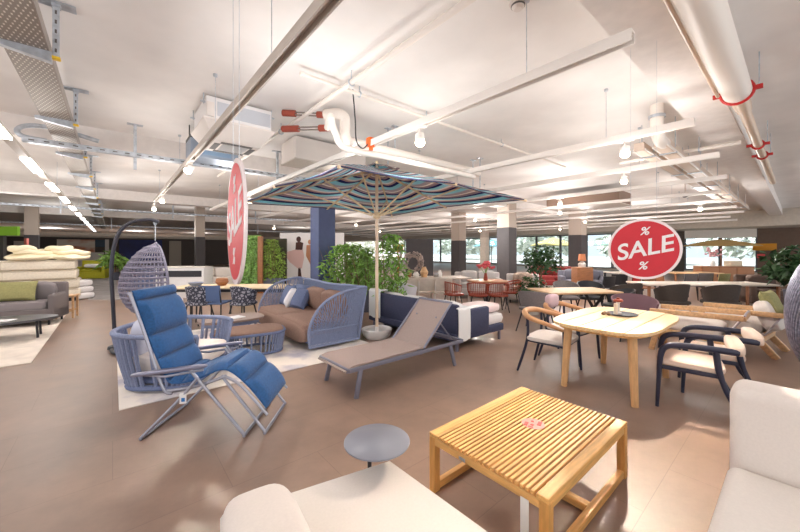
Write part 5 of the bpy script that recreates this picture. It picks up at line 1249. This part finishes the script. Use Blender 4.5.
# carpet aisle
b = MB(); q4 = [G(88, 300), G(122, 300), G(114, 272.5), G(80, 272.5)]; b.prism([(p_.x, p_.y) for p_ in q4], .0, .008); o = b.build('carpet_runner', CARPET, None, False); tag(o, 'grey carpet strip in the far aisle at left', 'carpet')
# murals and wall pictures on the left back wall
def vl_px(px): 
    tx = (px - CX)/F; d = V_L/(-tx*sin(A) + cos(A)); return d
def wall_panel(px0, px1, y0, y1, label, m, name='wall_picture', off=.06, cat='picture'):
    d0, d1 = vl_px(px0), vl_px(px1); p0, p1 = AT(px0, d0), AT(px1, d1); dm = (d0+d1)/2; z1, z0 = TOZ(y0, dm), TOZ(y1, dm); c = (p0+p1)/2 + RM(0, -off-.03)
    b = MB(); b.box((0, 0, 0), ((p1-p0).length, .05, z1-z0)); o = b.build(name, m, None, False); o.location = (c.x, c.y, (z0+z1)/2); o.rotation_euler = (0, 0, A); return tag(o, label, cat)
def art_mat(name, cols, scale, stretch):
    m = mat(name, cols[0], .6); nt = m.node_tree; bs = nt.nodes['Principled BSDF']; tc = nt.nodes.new('ShaderNodeTexCoord'); mp = nt.nodes.new('ShaderNodeMapping'); mp.inputs['Scale'].default_value = stretch
    n = nt.nodes.new('ShaderNodeTexNoise'); n.inputs['Scale'].default_value = scale; n.inputs['Detail'].default_value = 4; r = nt.nodes.new('ShaderNodeValToRGB')
    r.color_ramp.elements[0].color = rgb(*cols[0]); r.color_ramp.elements[0].position = .35; r.color_ramp.elements[1].color = rgb(*cols[-1]); r.color_ramp.elements[1].position = .7
    for i, c_ in enumerate(cols[1:-1]): e = r.color_ramp.elements.new(.35 + .35*(i+1)/(len(cols)-1)); e.color = rgb(*c_)
    nt.links.new(tc.outputs['Object'], mp.inputs[0]); nt.links.new(mp.outputs[0], n.inputs['Vector']); nt.links.new(n.outputs['Fac'], r.inputs[0]); nt.links.new(r.outputs[0], bs.inputs['Base Color']); return m
wall_panel(57, 95, 239.5, 252.5, 'wide mural of a reclining reddish shape on the far left wall', art_mat('mural_warm', [(226, 222, 214), (222, 206, 190), (190, 108, 66), (150, 84, 60)], .45, (1, 1, 2.4)))
wall_panel(57, 104, 252.5, 272, 'white panel below the warm mural on the far left wall', WHITE, 'wall_panel', .04, 'panel')
wall_panel(95.5, 105, 240, 247, 'dark blue picture right of the warm mural', mat('picture_blue', (40, 62, 84), .5))
wall_panel(105, 109, 239.5, 272, 'pale pilaster right of the dark blue picture', WHITE, 'wall_pilaster', .02, 'panel')
wall_panel(119, 162, 240, 262, 'deep blue poster behind the hanging chair', art_mat('poster_blue', [(30, 36, 86), (36, 44, 110), (60, 80, 150)], .6, (1, 1, 1)), 'wall_poster', .06, 'poster')
wall_panel(169, 181, 241, 268, 'pale panel between dark panels at the back left', mat('panel_taupe', (178, 168, 156), .8), 'wall_panel', .06, 'panel')
wall_panel(14, 25, 241, 262, 'framed picture on the dark wall at far left', mat('picture_grey', (196, 186, 178), .6), 'wall_picture', .06)
b = MB(); p_ = AT(26.5, 16.0); b.box((p_.x, p_.y, 1.05), (.12, .1, 2.1)); o = b.build('red_banner', mat('banner_pink', (226, 130, 120), .7), None, False); tag(o, 'narrow pink red banner beside the dark column at far left', 'banner')
b = MB(); p_ = G(6, 212, 3.05); b.box((p_.x-.7, p_.y, 3.05), (2.4, .1, .36), A*0); o = b.build('green_sign', mat('sign_green', (134, 190, 50), .6), None, False); o.location.z = -.75; tag(o, 'bright green hanging sign at the left edge', 'sign')
b = MB(); p_ = AT(-6, 14); b.box((p_.x-.2, p_.y, 1.2), (1.3, .12, 2.36)); o = b.build('display_panel', mat('panel_dark', (74, 72, 70), .8), None, False); tag(o, 'dark display panel at the far left edge', 'panel')
# aspidistra style plant by the aisle
tree_plant('small upright green plant right of the lime sofa', AT(115, 17.5), 1.45, .5, .8, 90, .6, LEAF, MATS['pot_slate'], .2, .4, .28, 'potted_plant', None, 8)
# long dining table with patterned chairs behind the hanging chair
bt = plain_table('long pale topped bar table behind the rope group', AT(236, 7.7), .03, 2.5, .8, .74, ASH, BLACKM)
b = MB(); b.box((0, 0, .672), (2.44, .74, .06), None, .004); b.build('dark_apron', BLACKM, bt)
PAT = None
def pattern_mat():
    m = mat('patterned_shell', (60, 62, 76), .5); nt = m.node_tree; bs = nt.nodes['Principled BSDF']; tc = nt.nodes.new('ShaderNodeTexCoord'); v = nt.nodes.new('ShaderNodeTexVoronoi'); v.inputs['Scale'].default_value = 16; v.feature = 'DISTANCE_TO_EDGE'
    r = nt.nodes.new('ShaderNodeValToRGB'); r.color_ramp.interpolation = 'CONSTANT'; r.color_ramp.elements[0].color = rgb(52, 54, 70); r.color_ramp.elements[1].color = rgb(160, 160, 172); r.color_ramp.elements[1].position = .16
    nt.links.new(tc.outputs['Object'], v.inputs['Vector']); nt.links.new(v.outputs['Distance'], r.inputs[0]); nt.links.new(r.outputs[0], bs.inputs['Base Color']); return m
PAT = pattern_mat()
for i, (px, d, fx, fy) in enumerate([(199, 7.0, .1, 1), (243, 7.0, .3, 1), (216, 7.1, -.2, 1)]):
    if i == 2: continue
    shell_chair('patterned_chair', ['black and white patterned chair left, at the long bar table', 'black and white patterned chair right, at the long bar table'][i], 'chair', AT(px, d), face(fx, fy), PAT, BLACKM, 'patterned chairs at the bar table', .82, .54, .46)
side_chair('blue and white chair between the two patterned chairs', AT(216, 7.15), .0, mat('denim_fabric', (90, 110, 150), .9), BLACKM)
b = MB(); b.lathe([(0, 0), (.1, 0), (.16, .07), (.15, .075), (.1, .02), (0, .015)], 20); o = b.build('bowl', mat('bowl_blue', (130, 140, 164), .5)); o.location = AT(196, 7.7, .741); tag(o, 'grey blue bowl on the long bar table', 'bowl')
b = MB(); b.lathe([(0, 0), (.08, 0), (.14, .08), (.12, .16), (.08, .17), (0, .15)], 18); o = b.build('basket', WALNUT); o.location = AT(222, 7.75, .741); tag(o, 'brown round basket on the long bar table', 'basket')
# white kitchen counter and beds behind
def counter(label, loc, rz, w, d, h, m, dark=True):
    t = thing('low_cabinet', label, 'cabinet', loc, rz); b = MB(); b.box((0, 0, h/2), (w, d, h), None, .01); b.build('body', m, t); 
    if dark: b = MB(); b.box((0, -d/2-.004, h*.80), (w*.92, .02, h*.2)); b.build('recess', BLACKM, t)
    b = MB(); b.box((0, -.01, h+.012), (w+.03, d+.03, .024)); b.build('worktop', WHITE, t); return t
counter('long white low cabinet with dark recess behind the bar table', AT(185, 11.2), .05, 1.5, .6, .98, mat('cabinet_white', (224, 222, 222), .5))
sofa('beige sofa in front of the dark back column', AT(214, 13.5), face(.2, -1), 2.0, .9, .85, CREAM, None)
sofa('grey blue sofa far behind the hanging chair', AT(160, 13.0), face(.2, -1), 2.0, .9, .8, SLATE, None)
# living wall and wooden post
t = thing('green_wall', 'bright green living wall panel left of the wooden post', 'plant wall', AT(249, 12.6), .1)
b = MB(); b.box((0, .1, 1.05), (.8, .1, 2.1)); b.build('backing', LEAF, t, False); b = MB(); q = random.Random(2); b.leaves([(q.uniform(-.4, .4), q.uniform(-.05, .05), q.uniform(.1, 2.1)) for k in range(700)], .13, .5, .4, q); b.build('foliage', mat('leaf_bright', (150, 190, 110), .6, var=.25, scale=6), t, False)
b = MB(); b.box((0, 0, 1.02), (.17, .17, 2.04), None, .01); o = b.build('wooden_post', WALNUT); o.location = AT(260.5, 12.2); o.rotation_euler = (0, 0, .2); tag(o, 'brown wooden post between living wall and olive bamboo', 'post')
b = MB(); b.box((0, 0, 1.0), (1.0, .1, 2.0)); o = b.build('display_panel', mat('panel_olive', (64, 62, 50), .8), None, False); o.location = AT(274, 13.4); tag(o, 'dark panel behind the olive bamboo', 'panel')
# white mural with two dancing figures
MU = thing('mural_panel', 'big white mural panel with two figures, left of the blue column', 'panel', AT(312, 14.5), -.04)
zt, zb = TOZ(233, 14.5), .35
b = MB(); b.box((0, 0, (zt+zb)/2), (2.75, .1, zt-zb)); b.build('board', mat('mural_white', (250, 246, 244), .6), MU, False)
for x in (-1.2, 1.2): b = MB(); b.box((x, 0, zb/2), (.1, .1, zb)); b.build('foot', WHITE, MU, False)
def fig(mb, pts, x0, z0, s): mb.prism([(x0 + x*s, z0 + z*s) for x, z in pts], .051, .056, Euler((pi/2, 0, 0)).to_matrix())
SKD, SKL, DRS = mat('print_dark', (84, 54, 48), .7), mat('print_tan', (196, 140, 104), .7), mat('print_pink', (232, 196, 190), .7)
b = MB(); x0, z0 = -.56, 1.55
b.prism([(x0 + .10*cos(a), z0 + .46 + .12*sin(a)) for a in [2*pi*k/16 for k in range(16)]], .051, .056, Euler((pi/2, 0, 0)).to_matrix()); fig(b, [(-.14, 0), (.16, 0), (.2, .3), (.05, .36), (-.12, .32)], x0, z0, 1); fig(b, [(0, -.75), (.08, -.75), (.12, -1.1), (.22, -1.32), (.14, -1.34), (.04, -1.1)], x0, z0, 1); fig(b, [(-.02, -.75), (.06, -.75), (.04, -1.3), (-.04, -1.3)], x0, z0, 1); b.build('dark_figure', SKD, MU, False)
b = MB(); fig(b, [(-.14, .02), (.18, .02), (.24, -.3), (.14, -.78), (-.02, -.8), (-.4, -.5), (-.62, -.15), (-.5, -.08)], x0, z0, 1); b.build('pink_dress', DRS, MU, False)
b = MB(); x0 += .48; b.prism([(x0 + .08*cos(a), z0 + .34 + .1*sin(a)) for a in [2*pi*k/16 for k in range(16)]], .051, .056, Euler((pi/2, 0, 0)).to_matrix()); fig(b, [(-.14, .2), (.14, .24), (.22, -.3), (.16, -.6), (.10, -1.05), (.04, -1.05), (.02, -.6), (-.16, -.25)], x0, z0, 1); b.build('tan_figure', SKL, MU, False)
b = MB(); p_ = AT(398, 15.2); b.box((p_.x, p_.y, 1.62), (.42, .3, .32), .2, .02); b.cyl((p_.x, p_.y, 0), (p_.x, p_.y, 1.46), .03, 10); o = b.build('orange_display', mat('display_orange', (240, 150, 50), .6)); tag(o, 'orange display box on a post left of the dark panel', 'display')
# ================================================================ camera, light, world
cam = bpy.data.cameras.new('camera'); co = bpy.data.objects.new('camera', cam); COL.objects.link(co)
cam.sensor_width = 36; cam.lens = 36*F/800; cam.shift_y = -(266-CY)/800; cam.clip_start = .05; cam.clip_end = 300
co.location = (0, 0, HC); co.rotation_euler = (pi/2, 0, 0); SC.camera = co
w = bpy.data.worlds.new('world'); SC.world = w; w.use_nodes = True; nt = w.node_tree; bg = nt.nodes['Background']
bg.inputs['Color'].default_value = (.93, .97, 1.0, 1); bg.inputs['Strength'].default_value = 1.25
def light(name, typ, loc, power, col=(1, .93, .84), **kw):
    l = bpy.data.lights.new(name, typ); l.energy = power; l.color = col
    for k, v in kw.items(): setattr(l, k, v)
    o = bpy.data.objects.new(name, l); COL.objects.link(o); o.location = loc; return o
for i, (p, pw, aim) in enumerate(LAMPS):
    o = light('lamp_light', 'SPOT', p, pw*.8, (1, .93, .85), shadow_soft_size=.07, spot_size=radians(165), spot_blend=1)
    light('lamp_glow_light', 'POINT', p - Vector((0, 0, .12)), pw*.7, (1, .96, .92), shadow_soft_size=.25)
    if aim:
        tgt, pw2, cone = aim
        o = light('aimed_light', 'SPOT', p, pw2, (1, .84, .66), shadow_soft_size=.02, spot_size=radians(cone), spot_blend=.8)
        o.rotation_euler = (Vector(tgt) - Vector(p)).to_track_quat('-Z', 'Y').to_euler()
# fill lights without fittings, added to brighten the ceiling and the hall
for (u_, v_) in [(-2.2, 1.2), (-2.4, 4.2), (.6, -1.6), (3.2, -2.4), (1.6, 3.6), (-4.5, 3.0), (-4.2, 6.5), (-1.06, 9.5), (-3.2, 13), (-2.5, 17), (-.5, 14), (-2.0, 23), (3, 20), (2.0, 8.2)]:
    light('fill_light', 'POINT', RM(u_, v_, 2.6), 38, (1, .97, .95), shadow_soft_size=.3)
for (u_, v_) in [(2.76, 4.3), (5.15, 5.0), (3.6, 6.2), (3.6, 3.6)]:          # unseen fill lights added above the canopy to brighten its underside
    light('fill_light', 'POINT', RM(u_, v_, 2.95 if u_ > 3 else 2.9), 11, (1, .94, .88), shadow_soft_size=.1)
sun = light('sun_light', 'SUN', (0, 0, 20), 8, (1, .95, .88), angle=radians(2)); d_ = RM(.55, -.45, 0); sun.rotation_euler = Vector((d_.x, d_.y, -.9)).to_track_quat('-Z', 'Y').to_euler()
SC.view_settings.view_transform = 'Standard'; SC.view_settings.look = 'None'; SC.view_settings.gamma = 1; SC.view_settings.exposure = 0.18
SC.cycles.use_denoising = True; SC.cycles.max_bounces = 8; SC.cycles.diffuse_bounces = 5; SC.cycles.sample_clamp_indirect = 4; SC.cycles.caustics_reflective = False; SC.cycles.caustics_refractive = False
